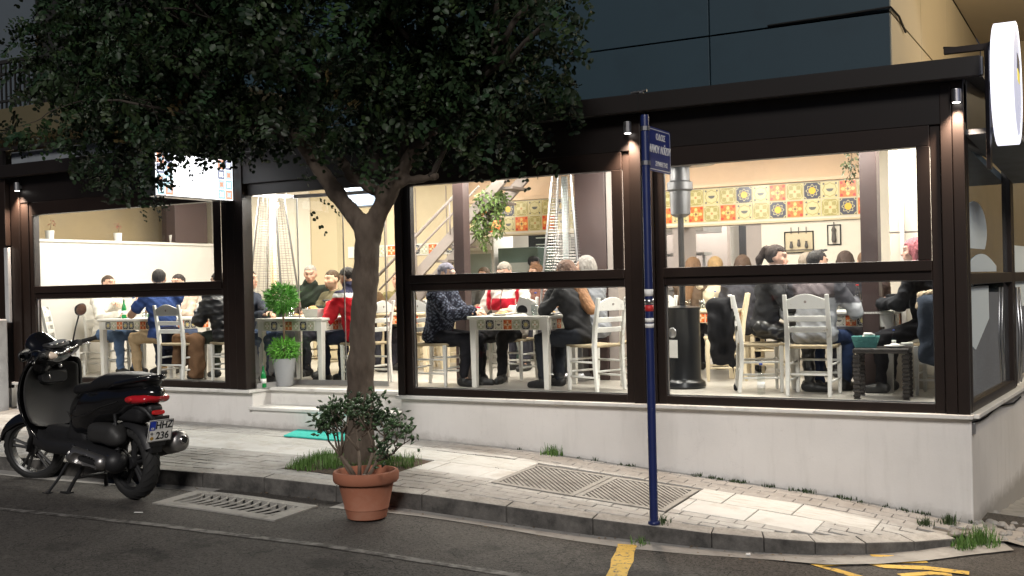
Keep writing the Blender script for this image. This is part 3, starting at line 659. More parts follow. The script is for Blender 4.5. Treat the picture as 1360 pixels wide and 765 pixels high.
# ---- downlights on the posts
M_LED = mat('led_face', (1, 1, 1), .5, emis=((1, .95, .88), 12))
for x in (-11.0, -2.76, -.045):
    d = MB().lathe([(.034, 0), (.036, .004), (.036, .10), (.03, .104)], 16).obj('downlight', M_STEEL, REST, loc=(x, -.10, 2.40), smooth=False, bevel=.002)
    MB().lathe([(.028, -.003), (.028, -.0005)], 16).obj('led_lens', M_LED, d)
    MB().box(-.01, .01, .03, .06, .03, .07).obj('bracket', M_STEEL, d)
    l = bpy.data.lights.new('downlight_light', 'SPOT'); l.energy = 300; l.spot_size = R(95); l.spot_blend = .8; l.color = (1, .78, .6); l.shadow_soft_size = .03
    lo = bpy.data.objects.new('downlight_light', l); COL.objects.link(lo); lo.parent = d; lo.location = (0, -.01, -.012); lo.rotation_euler = (0, 0, 0)
# ---- frameless glass door leaves
M_DOORG = glassmat('door_glass', (.95, .96, .95), 1.0)
MB().box(-7.33, -5.33, .02, .08, 2.13, 2.25).obj('door_head_rail', M_BROWN, REST, bevel=.004)
for i, (x, y, a, w) in enumerate(((-7.30, .06, 78, .62), (-7.15, .60, 8, .62), (-6.60, .66, 4, .62))):
    d = MB().box(0, w, -.005, .005, .06, 2.12).obj('door_leaf', M_DOORG, REST, loc=(x, y, 0), rot=(0, 0, R(a)))
    MB().box(0, w, -.012, .012, .006, .0595).obj('clamp_rail', M_STEEL, d); MB().box(0, w, -.012, .012, 2.1205, 2.16).obj('clamp_rail', M_STEEL, d)
    e = MB(); e.box(w-.004, w+.004, -.008, .008, .06, 2.12); e.obj('edge_seal', M_STEEL, d)
# ---- inside staircase behind window two
st = MB()
for s in (0, .5):
    st.prism([(-7.6, .9), (-7.6, .72), (-5.7, 2.42), (-5.7, 2.6)], 3.0+s, 3.05+s)
for i in range(9): st.box(-7.5+.2*i, -7.26+.2*i, 3.05, 3.5, .86+.18*i, .89+.18*i)
st.obj('staircase', M_TAUPE, REST)
hr = MB(); hr.tube([(-7.7, 2.95, 1.25), (-6.1, 2.95, 2.55)], .022, 8); hr.tube([(-7.7, 2.95, 1.05), (-6.1, 2.95, 2.35)], .014, 8); hr.tube([(-6.55, 2.95, 1.75), (-6.55, 2.95, 2.2)], .012, 6); hr.tube([(-7.1, 2.95, 1.25), (-7.1, 2.95, 1.8)], .012, 6); hr.obj('handrail', M_TAUPE, REST, smooth=True)
# ---- wall pictures
def picture(x0, x1, z0, z1, label, extra):
    t = thing('wall_picture', label, 'picture', ((x0+x1)/2, BW+.019, z0)); w = (x1-x0)/2; h = z1-z0; f = MB()
    f.box(-w, w, -.015, 0, 0, .012).box(-w, w, -.015, 0, h-.012, h).box(-w, -w+.012, -.015, 0, .012, h-.012).box(w-.012, w, -.015, 0, .012, h-.012); f.obj('frame', M_BLACK, t)
    MB().box(-w+.012, w-.012, -.006, -.002, .012, h-.012).obj('backing', M_BEIGE if extra else M_CREAM, t)
    g = MB()
    if extra:
        for k in (-.09, 0, .09): g.lathe([(.018, 0), (.022, .02), (.012, .07), (.016, .08)], 8, T(k, -.02, .06+.02*(k == 0))); g.box(k-.004, k+.004, -.02, -.01, h-.03, h+.05)
        g.box(-w, w, -.03, -.016, .035, .042)
    else:
        g.lathe([(.02, 0), (.03, .03), (.022, .12), (.03, .15), (.01, .19)], 10, T(0, -.025, .03)); g.box(-.006, .006, -.02, -.01, h-.02, h+.03)
    g.obj('ornament', M_IRON, t)
picture(-2.48, -2.13, 1.38, 1.64, 'wide black wire frame with three small ornaments on cream wall', True)
picture(-1.97, -1.81, 1.46, 1.70, 'narrow black wire frame with one bottle-shaped ornament on cream wall', False)
# ------------------------------------------------------------------ smooth solid modelling (signed distances -> one continuous surface)
def surfnets(S, org, h):
    ins = S < 0
    c = np.zeros(tuple(n-1 for n in S.shape), np.int8)
    for a in (0, 1):
        for b in (0, 1):
            for d in (0, 1): c += ins[a:S.shape[0]-1+a, b:S.shape[1]-1+b, d:S.shape[2]-1+d]
    act = (c > 0) & (c < 8); I, J, K = np.nonzero(act); n = len(I)
    idx = -np.ones(act.shape, np.int64); idx[act] = np.arange(n)
    cor = [(0, 0, 0), (1, 0, 0), (0, 1, 0), (1, 1, 0), (0, 0, 1), (1, 0, 1), (0, 1, 1), (1, 1, 1)]
    val = [S[I+a, J+b, K+d] for a, b, d in cor]; acc = np.zeros((n, 3)); cnt = np.zeros(n)
    for e, f in ((0, 1), (2, 3), (4, 5), (6, 7), (0, 2), (1, 3), (4, 6), (5, 7), (0, 4), (1, 5), (2, 6), (3, 7)):
        va, vb = val[e], val[f]; m = (va < 0) != (vb < 0); t = va[m]/(va[m]-vb[m]); A, B = np.array(cor[e], float), np.array(cor[f], float)
        acc[m] += A+(B-A)*t[:, None]; cnt[m] += 1
    V = (np.stack([I, J, K], 1)+acc/cnt[:, None])*h+org
    Fq = []
    for ax in range(3):
        sl = [slice(None)]*3; sl2 = list(sl); sl[ax] = slice(0, -1); sl2[ax] = slice(1, None)
        A = ins[tuple(sl)]; B = ins[tuple(sl2)]; i, j, k = np.nonzero(A != B)
        g = np.stack([i, j, k], 1); o1, o2 = [q for q in range(3) if q != ax]
        ok = (g[:, o1] > 0) & (g[:, o2] > 0) & (g[:, o1] < S.shape[o1]-1) & (g[:, o2] < S.shape[o2]-1); g = g[ok]; s = A[tuple(g.T)]
        def cell(d1, d2):
            q = g.copy(); q[:, o1] += d1; q[:, o2] += d2; return idx[tuple(q.T)]
        q4 = np.stack([cell(-1, -1), cell(0, -1), cell(0, 0), cell(-1, 0)], 1)
        flip = s if ax != 1 else ~s
        q4[~flip] = q4[~flip][:, ::-1]; Fq.append(q4)
    return V, np.concatenate(Fq)
def C(a, b, ra, rb=None): return ('c', np.array(a, float), np.array(b, float), ra, ra if rb is None else rb)
def E(c, r, rot=None): return ('e', np.array(c, float), np.array(r, float), rot)
def B(c, hh, rd, rot=None): return ('b', np.array(c, float), np.array(hh, float), rd, rot)
def evalp(p, X, Y, Z):
    if p[0] == 'c':
        a, b, ra, rb = p[1:]; d = b-a; L = max(float(d@d), 1e-9)
        t = np.clip(((X-a[0])*d[0]+(Y-a[1])*d[1]+(Z-a[2])*d[2])/L, 0, 1)
        return np.sqrt((X-a[0]-t*d[0])**2+(Y-a[1]-t*d[1])**2+(Z-a[2]-t*d[2])**2)-(ra+(rb-ra)*t)
    c = p[1]; x, y, z = X-c[0], Y-c[1], Z-c[2]; rot = p[-1]
    if rot is not None:
        rot = np.asarray(rot); x, y, z = (rot[0, 0]*x+rot[1, 0]*y+rot[2, 0]*z, rot[0, 1]*x+rot[1, 1]*y+rot[2, 1]*z, rot[0, 2]*x+rot[1, 2]*y+rot[2, 2]*z)
    if p[0] == 'e':
        r_ = p[2]; k0 = np.sqrt((x/r_[0])**2+(y/r_[1])**2+(z/r_[2])**2); k1 = np.sqrt((x/r_[0]**2)**2+(y/r_[1]**2)**2+(z/r_[2]**2)**2)+1e-6
        return k0*(k0-1)/k1
    q = [np.abs(w)-(p[2][i]-p[3]) for i, w in enumerate((x, y, z))]
    return np.sqrt(sum(np.maximum(w, 0)**2 for w in q))+np.minimum(np.maximum(np.maximum(q[0], q[1]), q[2]), 0)-p[3]
def pbox(p):
    if p[0] == 'c': r_ = max(p[3], p[4]); return np.minimum(p[1], p[2])-r_, np.maximum(p[1], p[2])+r_
    m = float(np.linalg.norm(p[2])) if p[-1] is not None else p[2]; return p[1]-m, p[1]+m
def solid(prims, h, k=.03, infl=0., fn=None, neg=()):
    lo = np.min([pbox(p)[0] for p in prims], 0)-infl-.05; hi = np.max([pbox(p)[1] for p in prims], 0)+infl+.05
    n = np.ceil((hi-lo)/h).astype(int)+1; ax = [lo[i]+h*np.arange(n[i]) for i in range(3)]
    S = np.full(tuple(n), 1., np.float32)
    for p in list(prims)+[('neg', q) for q in neg]:
        ng = p[0] == 'neg'; p = p[1] if ng else p
        a, b = pbox(p); mg = k+infl+2*h+.03; i0 = np.maximum(np.floor((a-mg-lo)/h).astype(int), 0); i1 = np.minimum(np.ceil((b+mg-lo)/h).astype(int)+1, n)
        if np.any(i1 <= i0): continue
        s = tuple(slice(i0[i], i1[i]) for i in range(3)); X, Y, Z = np.meshgrid(*[ax[i][s[i]] for i in range(3)], indexing='ij', sparse=True)
        d = evalp(p, X, Y, Z).astype(np.float32); cur = S[s]
        if ng: S[s] = np.maximum(cur, -d)
        else:
            t = np.clip(.5+.5*(cur-d)/k, 0, 1); S[s] = cur*(1-t)+d*t-k*t*(1-t)
    S -= infl
    if fn is not None:
        X, Y, Z = np.meshgrid(*ax, indexing='ij', sparse=True); S = fn(S, X, Y, Z)
    S[0], S[-1], S[:, 0], S[:, -1], S[:, :, 0], S[:, :, -1] = 1, 1, 1, 1, 1, 1
    return surfnets(S, lo, h)
def solidobj(name, prims, h, m, parent=None, k=.03, infl=0, fn=None, neg=(), col=None, relax=0, **kw):
    V, Fq = solid(prims, h, k, infl, fn, neg)
    for _ in range(relax):
        acc = np.zeros_like(V); cn = np.zeros(len(V))
        for a, b in ((0, 1), (1, 2), (2, 3), (3, 0)):
            np.add.at(acc, Fq[:, a], V[Fq[:, b]]); np.add.at(cn, Fq[:, a], 1); np.add.at(acc, Fq[:, b], V[Fq[:, a]]); np.add.at(cn, Fq[:, b], 1)
        V = V*.4+.6*acc/np.maximum(cn, 1)[:, None]
    return link(name, npmesh(name, V, Fq, None if col is None else col(V)), m, parent, smooth=True, **kw)

# ------------------------------------------------------------------ people
M_SKIN = mat('skin', None, .5, attr=True, var=(14, .06), spec=.35)
M_CLOTH = mat('cloth', None, .9, attr=True, var=(16, .22), bump=(30, .5, .008), spec=.15)
M_SHINY = mat('shiny_cloth', None, .42, attr=True, var=(14, .15), bump=(18, .35, .01), spec=.5)
M_LEATHER = mat('leatherette', None, .28, attr=True, var=(14, .2), bump=(14, .4, .012), spec=.6)
M_HAIR = mat('hair', None, .6, attr=True, var=(40, .5), bump=(60, 1.0, .010), spec=.3, stretch=(3, 3, .5))
M_SHOE = mat('shoe', None, .5, attr=True, var=(14, .2))
HANDS = {}
def hand_mesh(curl):
    if curl in HANDS: return HANDS[curl]
    pr = [E((0, .045, 0), (.040, .052, .017)), C((0, -.02, 0), (0, .03, 0), .025, .026)]
    for i, (x, L) in enumerate(((.030, .066), (.010, .074), (-.010, .070), (-.029, .055))):
        a = np.array([x, .085, 0]); c1, c2 = curl*.9, curl*1.9
        b = a+.55*L*np.array([x*.6, math.cos(c1), -math.sin(c1)]); d = b+.5*L*np.array([x*.3, math.cos(c2), -math.sin(c2)])
        pr += [C(a, b, .0088, .0082), C(b, d, .0082, .007)]
    t0 = np.array([.030, .022, -.004]); t1 = t0+np.array([.030, .034, -.012]); t2 = t1+np.array([.004, .034, -.010-.012*curl])
    pr += [C(t0, t1, .014, .010), C(t1, t2, .010, .008)]
    HANDS[curl] = solid(pr, .0042, k=.006); return HANDS[curl]
def rotm(yaw, pitch, rollv=0):
    return np.array(Matrix.Rotation(yaw, 3, 'Z')@Matrix.Rotation(pitch, 3, 'X')@Matrix.Rotation(rollv, 3, 'Y'))
def ik(S_, T_, l1, l2, hint):
    S_, T_ = np.array(S_, float), np.array(T_, float); d = T_-S_; L = np.linalg.norm(d); L2 = min(L, l1+l2-.005); d = d/L; T_ = S_+d*L2
    a = (l1*l1-l2*l2+L2*L2)/(2*L2); hgt = math.sqrt(max(l1*l1-a*a, 1e-6)); hint = np.array(hint, float); pp = hint-d*(hint@d); pp /= np.linalg.norm(pp)
    return S_+d*a+pp*hgt, T_
def const(c): return lambda V: np.tile(np.array(c, np.float32), (len(V), 1))
PEOPLE = 0
def person(label, loc, face, seat=.46, lean=8, head=(0, 0), hands=None, feet=None, w=1.0, fat=1.0, skin=(.55, .33, .23), hair=(.03, .02, .015), style='short', beard=0,
           top=(.1, .1, .1), topname='shirt', sleeve='long', topm=None, tinfl=.016, quilt=0, trousers=(.03, .03, .04), trm=None, shoes=(.02, .02, .02), collar=0, h=.0125, stand=False, sc_=1.0, hcurl=.5, twist=0, legs=True, extra=None):
    root = thing('person', label, 'person', (loc[0], loc[1], 0), R(face-90), 'people in the restaurant'); root.scale = (sc_,)*3
    hz = seat+.09 if not stand else .93
    ln = R(lean); s = np.array([0, math.sin(ln), math.cos(ln)]); P0 = np.array([0, 0, hz])
    at = lambda d, x=0, y=0: P0+s*d+np.array([x, 0, 0])+np.array([0, math.cos(ln), -math.sin(ln)])*y
    ct, sn = math.cos(R(twist)), math.sin(R(twist))
    nb = at(.50); shL = at(.445, -.175*w*ct, -.175*w*sn); shR = at(.445, .175*w*ct, .175*w*sn)
    hc = nb+np.array([0, .035, 0])+(s*.5+np.array([0, 0, .5]))*.175; RM = rotm(R(head[0]), R(head[1]))
    Hh = lambda x, y, z: hc+RM@np.array([x, y, z])
    torso = [E(P0, (.168*w, .125*fat, .105)), E(at(.15, 0, .01), (.150*w, .118*fat, .15)), E(at(.33), (.165*w, .118*fat, .16)), C(shL, shR, .058), C(at(.42), at(.52), .075, .055)]
    neck = [C(at(.46), Hh(0, -.012, -.06), .056, .052)]
    hd = [E(hc+RM@np.array([0, -.012, .022]), (.075, .094, .092), RM), E(Hh(0, .022, -.045), (.058, .070, .075), RM), E(Hh(0, .062, -.088), (.028, .026, .022), RM), C(Hh(0, .086, .012), Hh(0, .108, -.026), .0075, .0125),
          E(Hh(0, .074, .034), (.052, .022, .012), RM), E(Hh(-.078, -.008, -.008), (.010, .021, .032), RM), E(Hh(.078, -.008, -.008), (.010, .021, .032), RM), E(Hh(0, .085, -.060), (.024, .012, .012), RM), E(Hh(-.038, .062, -.02), (.022, .02, .02), RM), E(Hh(.038, .062, -.02), (.022, .02, .02), RM)]
    if hands is None: hands = ((-.16, .42, .80), (.16, .42, .80))
    arms = []; fore = []; hm = []
    for side_, S_, T_ in ((-1, shL, hands[0]), (1, shR, hands[1])):
        T_ = np.array(T_, float)
        el, wr = ik(S_, T_, .285, .255, (side_*.7, -.35, -1)); arms.append((C(S_, el, .050, .043), C(el, wr, .042, .028)))
        y = (wr-el)/np.linalg.norm(wr-el); y2 = y*.8+np.array([0, .3, -.05]); y2 /= np.linalg.norm(y2); z = np.array([side_*.25, 0, 1.]); z = z-y2*(z@y2); z /= np.linalg.norm(z); x = np.cross(y2, z)
        V, Fq = hand_mesh(hcurl); V = V.copy(); Fh = Fq
        if side_ > 0: V[:, 0] *= -1; Fh = Fq[:, ::-1]
        hm.append((wr+V[:, :1]*x+V[:, 1:2]*y2+V[:, 2:]*z, Fh))
    lg = []; ft = []
    for side_ in (-1, 1):
        hip = P0+np.array([side_*.088, 0, -.015])
        if stand: kn = hip+np.array([side_*.01, .02, -.42]); an = kn+np.array([0, -.02, -.40])
        else:
            an = np.array([side_*.13, .42, .085]) if feet is None else np.array(feet[0 if side_ < 0 else 1], float); kn, an = ik(hip, an, .43, .42, (side_*.15, .6, 1))
        fd = (kn-hip)*np.array([1, 1, 0]); fd = fd/np.linalg.norm(fd) if not stand else np.array([side_*.15, 1, 0]); lg.append((C(hip, kn, .085, .060), C(kn, an, .056, .038)))
        ft.append([C(an+np.array([0, 0, -.02]), an+np.array([0, 0, .05]), .040, .036), C(an+np.array([0, 0, -.035])-fd*.035, an+np.array([0, 0, -.048])+fd*.07, .040, .040), C(an+np.array([0, 0, -.045])+fd*.07, an+np.array([0, 0, -.055])+fd*.16, .040, .030)])
    allp = torso+neck+[q for a in arms for q in a]+([q for l in lg for q in l]+[q for f in ft for q in f] if legs else [])+hd
    neg = [E(Hh(-.031, .094, .010), (.014, .012, .010), RM), E(Hh(.031, .094, .010), (.014, .012, .010), RM)]
    V, Fq = solid(allp, h, k=.022, neg=neg)
    # skin colours of the head
    def skincol(V):
        q = (V-hc)@RM; c = np.tile(np.array(skin, np.float32), (len(V), 1)); nr = np.linalg.norm(q, axis=1) < .2
        def put(mask, colr, a=1.): c[mask & nr] = c[mask & nr]*(1-a)+np.array(colr)*a
        ax = np.abs(q[:, 0])
        put((q[:, 1] > .05) & (q[:, 2] < -.01) & (ax > .025) & (ax < .055) & (q[:, 2] > -.045), (skin[0]*1.05, skin[1]*.8, skin[2]*.78), .5)
        if beard: put((q[:, 2] < -.038) & (q[:, 1] > -.02) & (q[:, 2] > -.13) & ~((ax < .02) & (q[:, 2] > -.052) & (q[:, 2] < -.042)), hair, beard)
        put((ax < .026) & (np.abs(q[:, 2]+.062) < .008) & (q[:, 1] > .07), (skin[0]*.75, skin[1]*.45, skin[2]*.45), .8)
        put((((ax-.031)/.017)**2+((q[:, 2]-.010)/.010)**2 < 1) & (q[:, 1] > .05), (.10, .07, .06), .85)
        put((np.abs(ax-.033) < .021) & (np.abs(q[:, 2]-.036) < .008) & (q[:, 1] > .05), hair if max(hair) < .25 else (.12, .09, .07), .75)
        return c
    Vs, Fs = [V], [Fq]; nbv = len(V)
    for hv, hf in hm: Vs.append(hv); Fs.append(hf+nbv); nbv += len(hv)
    Va = np.concatenate(Vs); me = npmesh('body', Va, np.concatenate(Fs), skincol(Va)); link('body', me, M_SKIN, root, smooth=True)
    # clothes
    tcol = top if callable(top) else const(top)
    fold = lambda S, X, Y, Z: S+.009*np.sin(31*X+17*Z+9*Y+2*np.sin(11*Z))*np.sin(23*Z-13*Y+5*X)+.0065*np.abs(np.sin(38*Z+22*X-15*Y+2.5*np.sin(9*X+7*Y)))-.004+.003*np.sin(67*Z+30*X)*np.sin(41*Y+20*X)
    fz = fold
    if quilt: fz = lambda S, X, Y, Z: fold(S, X, Y, Z)+.016*np.abs(np.cos(Z*quilt+Y*6))-.010
    tp = list(torso)+[a[0] for a in arms]
    if sleeve == 'long':
        tp += [('c', a[1][1], a[1][1]+(a[1][2]-a[1][1])*.93, a[1][3], a[1][4]+.004) for a in arms]
    elif sleeve == 'short': tp = list(torso)+[('c', a[0][1], a[0][1]+(a[0][2]-a[0][1])*.62, a[0][3]+.006, a[0][4]+.010) for a in arms]
    if collar: tp += [C(at(.50), at(.50+.05*collar), .062, .064)]
    hemz = hz-.10
    tf = lambda S, X, Y, Z: np.maximum(fz(S, X, Y, Z), hemz-Z)
    solidobj(topname, tp, h, topm or M_CLOTH, root, k=.03, infl=tinfl, fn=tf, col=tcol)
    if legs:
        tq = [E(P0, (.168*w, .125*fat, .105))]+[q for l in lg for q in l]
        trc = trousers if callable(trousers) else const(trousers)
        solidobj('trousers', tq, h*1.05, trm or M_CLOTH, root, k=.02, infl=.012, fn=fold, col=trc)
        solidobj('shoes', [q for f in ft for q in f], .010, M_SHOE, root, k=.01, infl=.007, col=const(shoes))
    # hair
    hp = [E(Hh(0, -.014, .028), (.081, .100, .094), RM)]; hcol = const(hair)
    if style in ('long', 'bob', 'pony', 'tied'): hp = [E(Hh(0, -.014, .026), (.088, .106, .100), RM)]
    low = {'short': -.075, 'buzz': -.07, 'long': -.6, 'bob': -.19, 'pony': -.09, 'tied': -.08, 'bald': .0, 'crop': -.085}[style]
    if style == 'long': hp += [C(Hh(0, -.075, -.02), Hh(0, -.10, -.25), .072, .065), C(Hh(0, -.115, -.22), at(.22, .02, -.185), .085, .055), C(Hh(-.07, -.02, .0), Hh(-.085, -.02, -.2), .03, .03), C(Hh(.07, -.02, .0), Hh(.085, -.02, -.2), .03, .03)]
    if style == 'bob': hp += [C(Hh(0, -.06, -.02), Hh(0, -.075, -.13), .075, .07), C(Hh(-.068, -.02, .0), Hh(-.075, -.01, -.14), .032, .028), C(Hh(.068, -.02, .0), Hh(.075, -.01, -.14), .032, .028)]
    if style == 'pony': hp += [E(Hh(0, -.10, .075), (.03, .03, .03), RM), C(Hh(0, -.12, .075), Hh(0, -.165, -.03), .030, .035), C(Hh(0, -.165, -.03), Hh(0, -.16, -.20), .035, .012)]
    if style == 'tied': hp += [E(Hh(0, -.11, -.01), (.045, .045, .045), RM)]
    front = .062 if style != 'bald' else .2
    def hf(S, X, Y, Z):
        d = [X-hc[0], Y-hc[1], Z-hc[2]]; qx, qy, qz = [RM[0, i]*d[0]+RM[1, i]*d[1]+RM[2, i]*d[2] for i in range(3)]
        side_cut = qy-{'short': .012, 'buzz': .012, 'bald': .012, 'pony': .012, 'tied': .018, 'crop': .034}.get(style, .045)+.007*np.sin(qz*95+qx*40)*np.sin(qx*120+qz*31); top_cut = front-qz+.006*np.sin(qx*130)+.004*np.sin(qx*67+1)
        cut = np.minimum(side_cut+.12*np.maximum(-.03-qz, 0)*(style in ('short', 'buzz')), top_cut)
        S = np.maximum(S+.0035*np.sin(qx*150+qz*40)*np.sin(qy*130-qz*30)+.002*np.sin(qx*310+qy*190), cut)
        return np.maximum(S, low-qz)
    if style == 'buzz': hp = [E(Hh(0, -.013, .025), (.078, .097, .094), RM)]
    if style != 'none': solidobj('hair', hp, .0085 if h < .014 else .011, M_HAIR, root, k=.02, fn=hf, col=hcol if not extra or 'haircol' not in extra else extra['haircol'])
    return root, dict(hc=hc, RM=RM, at=at)
# ------------------------------------------------------------------ furniture
M_CHW = mat('chair_white', (.76, .75, .71), .5, var=(9, .06), var2=(16, (.50, .45, .36), .62, .72))
M_CHC = mat('chair_cream', (.70, .60, .42), .5, var=(9, .07))
M_RUSH = mat('rush_seat', (.42, .34, .22), .85, var=(40, .35), bump=(90, .8, .006), stretch=(1, 6, 1))
def make_chair(m):
    t = thing('tavern_chair', 'x', 'chair')
    for sx in (-1, 1):
        MB().rings([[(sx*.19+dx*.019*k, -.19-.0+yo+dy*.019*k, z) for dx, dy in ((-1, -1), (1, -1), (1, 1), (-1, 1))] for z, yo, k in ((0, -.03, .85), (.25, -.005, 1), (.45, 0, 1.1), (.62, -.015, 1.05), (.93, -.075, .9))]).obj('back_leg', m, t, bevel=.005)
        MB().rings([[(sx*.195+dx*.018*k, .175+dy*.018*k, z) for dx, dy in ((-1, -1), (1, -1), (1, 1), (-1, 1))] for z, k in ((0, .8), (.2, 1), (.445, 1.15))]).obj('front_leg', m, t, bevel=.005)
    def slat(z0, z1, y, bow=.018, arch=0, hole=False):
        for part in ([0] if not hole else [0]):
            n = 12; f = []; bk = []
            rings = []
            for i in range(n+1):
                x = -.175+.35*i/n; c = 1-(2*i/n-1)**2; yy = y-bow*c; zt = z1+arch*c**1.5
                rings.append([(x, yy-.009, z0+.3*arch*c*0), (x, yy+.009, z0), (x, yy+.009-(.006 if arch else 0), zt), (x, yy-.009-(.006 if arch else 0), zt)])
            MB().rings(rings).obj('back_slat' if not hole else 'top_rail', m, t, bevel=.004)
    slat(.585, .635, -.200); slat(.685, .735, -.217); slat(.80, .885, -.245, arch=.05, hole=True)
    tr = [o for o in t.children if o.name.startswith('top_rail')][0]
    MB().lathe([(.012, -.0125), (.013, 0), (.012, .0125)], 12, T(0, -.266, .865)@Matrix.Rotation(R(98), 4, 'X')).obj('heart_hole', M_TAUPE, tr)
    for sx in (-1, 1):
        for z in (.14, .29): MB().tube([(sx*.192, -.18, z), (sx*.195, .17, z)], .011, 8).obj('stretcher', m, t, smooth=True)
    for y, zz in ((.175, (.19, .31)), (-.19, (.20,))):
        for z in zz: MB().tube([(-.19, y, z), (.19, y, z)], .011, 8).obj('stretcher', m, t, smooth=True)
    s = MB(); n = 10
    rings = []
    for i in range(n+1):
        x = -.205+.41*i/n; c = 1-(2*i/n-1)**4
        rings.append([(x, -.185, .435), (x, .20, .435), (x, .215, .452), (x, .195, .466+.006*c), (x, 0, .462), (x, -.18, .466+.004*c), (x, -.20, .45)])
    s.rings(rings).obj('seat', M_RUSH, t, smooth=True)
    return t
CHP = {'w': make_chair(M_CHW), 'c': make_chair(M_CHC)}; CHU = set()
def chair(x, y, face, label, kind='w', group='tavern chairs'):
    t = CHP[kind] if kind not in CHU else copy_tree(CHP[kind]); CHU.add(kind)
    t.location = (x, y, .003); t.rotation_euler = (0, 0, R(face-90)); tag(t, label, 'chair', group); return t
chair(-9.05, .70, 93, 'white ladder-back chair hung with a brown coat, back to the left window')
chair(-8.47, .98, 178, 'white chair under the man in the black puffer jacket, left window')
chair(-11.05, .62, 40, 'empty white chair in the far left corner of the left window')
chair(-11.08, 1.32, 0, 'white chair under the man in the white jacket, left window')
chair(-10.32, 2.05, 270, 'white chair under the bearded man facing out of the left window')
chair(-6.50, 1.0, 178, 'white chair under the man in the red jacket in the doorway')
chair(-8.16, 2.06, 305, 'cream chair behind the doorway table under the grey-haired man', 'c')
chair(-7.66, 2.07, 262, 'cream chair under the bearded man in olive behind the doorway table', 'c')
chair(-5.52, 1.02, 5, 'white chair under the woman in the dark patterned coat, middle window')
chair(-5.05, 1.85, 270, 'white chair under the man in the red and white track top')
chair(-3.62, .98, 158, 'white ladder-back chair under the long-haired woman in black, middle window')
chair(-3.30, 1.55, 170, 'white chair with a black bag beside the right post of the middle window')
chair(-2.02, 1.30, 22, 'white chair under the woman in leather trousers, right window')
chair(-1.46, 1.10, 90, 'white ladder-back chair with its back to the right window, under the man in striped sweater')
chair(-.40, 1.44, 178, 'white chair covered by coats under the pink-haired woman')
chair(-2.72, 2.35, 200, 'cream chair beside the black heater in the right window', 'c')
chair(-2.35, 2.95, 180, 'cream chair in the rear row of the right window behind the woman in leather', 'c')
chair(-6.85, 3.05, 175, 'cream chair behind the tree trunk, at the rear table in the doorway', 'c')
M_TTOP = mat('table_white', (.76, .74, .69), .4, var=(6, .05))
def table(x0, x1, y0, y1, label, seq, m=M_TTOP, h=.755, group='white tile-edged tables'):
    t = thing('dining_table', label, 'table', ((x0+x1)/2, (y0+y1)/2, .002), 0, group); a, b = (x1-x0)/2, (y1-y0)/2
    MB().box(-a, a, -b, b, h-.03, h).obj('tabletop', m, t, bevel=.006)
    for sx in (-1, 1):
        for sy in (-1, 1): MB().rings([[(sx*(a-.055)+dx*k, sy*(b-.055)+dy*k, z) for dx, dy in ((-1, -1), (1, -1), (1, 1), (-1, 1))] for z, k in ((0, .027), (h-.0305, .036))]).obj('leg', m, t, bevel=.004)
    ap = MB(); z0, z1 = h-.145, h-.0305; ap.box(-a+.09, a-.09, -b+.022, -b+.04, z0, z1).box(-a+.09, a-.09, b-.04, b-.022, z0, z1).box(-a+.022, -a+.04, -b+.09, b-.09, z0, z1).box(a-.04, a-.022, -b+.09, b-.09, z0, z1)
    ap = ap.obj('apron', m, t)
    n = int((2*a-.19)/.107); s = .102
    for i in range(n): tile(ap, seq[i % len(seq)], -(n-1)*.107/2+.107*i, -b+.022, (z0+z1)/2, s, 0, True)
    n = int((2*b-.19)/.107)
    for i in range(n): tile(ap, seq[(i+2) % len(seq)], a-.022, -(n-1)*.107/2+.107*i, (z0+z1)/2, s, R(90), True)
    return t
SQ = ['olive', 'navy', 'cream', 'orange', 'olive', 'navy']
table(-10.78, -9.42, .88, 1.66, 'white dining table with bottles in the left window', ['navy', 'olive', 'orange', 'navy'])
table(-7.80, -6.82, .62, 1.38, 'white tile-edged table in the doorway behind the topiary', SQ)
table(-5.02, -4.05, .80, 1.55, 'white tile-edged table in the middle window', SQ)
table(-1.80, -.80, 1.45, 2.15, 'white tile-edged table in the right window', ['navy', 'olive', 'navy', 'cream', 'orange'])
table(-3.5, -2.62, 2.42, 3.1, 'cream table at the back of the right window by the heater', ['orange', 'navy', 'olive', 'orange'], M_CHC)
table(-7.35, -6.55, 2.35, 2.95, 'cream rear table seen right of the tree trunk', ['navy', 'orange', 'olive'], M_CHC)
# ------------------------------------------------------------------ tableware
M_GREEN = mat('green_bottle', (.01, .20, .05), .08, spec=.6, var=(5, .2)); M_PLATE = mat('crockery', (.80, .79, .76), .25); M_PAPER = mat('paper_white', (.80, .79, .76), .8, var=(12, .08))
M_BREAD = mat('bread', (.50, .30, .12), .8, var=(20, .35), bump=(40, .7, .01)); M_WATER = M_CLEAR; M_RED = mat('red_label', (.55, .03, .03), .5); M_BLUEP = mat('blue_plastic', (.03, .08, .4), .4)
def bottle(x, y, label, z=.758, kind='green', s=1):
    t = thing('bottle', label, 'bottle', (x, y, z), 0, 'bottles'); t.scale = (s,)*3
    m = M_GREEN if kind == 'green' else M_CLEAR
    MB().lathe([(.026, 0), (.031, .004), (.031, .13), (.024, .165), (.012, .195), (.0115, .225), (.0135, .228), (.0135, .236), (.011, .238)], 16).obj('bottle_glass', m, t, auto=50)
    MB().lathe([(.0318, .05), (.0318, .10)], 16).obj('label_band', M_PAPER if kind != 'cola' else M_RED, t, smooth=True)
    MB().lathe([(.0142, .2385), (.0142, .250), (.012, .252)], 12).obj('cap', M_STEEL if kind == 'green' else (M_RED if kind == 'cola' else M_BLUEP), t)
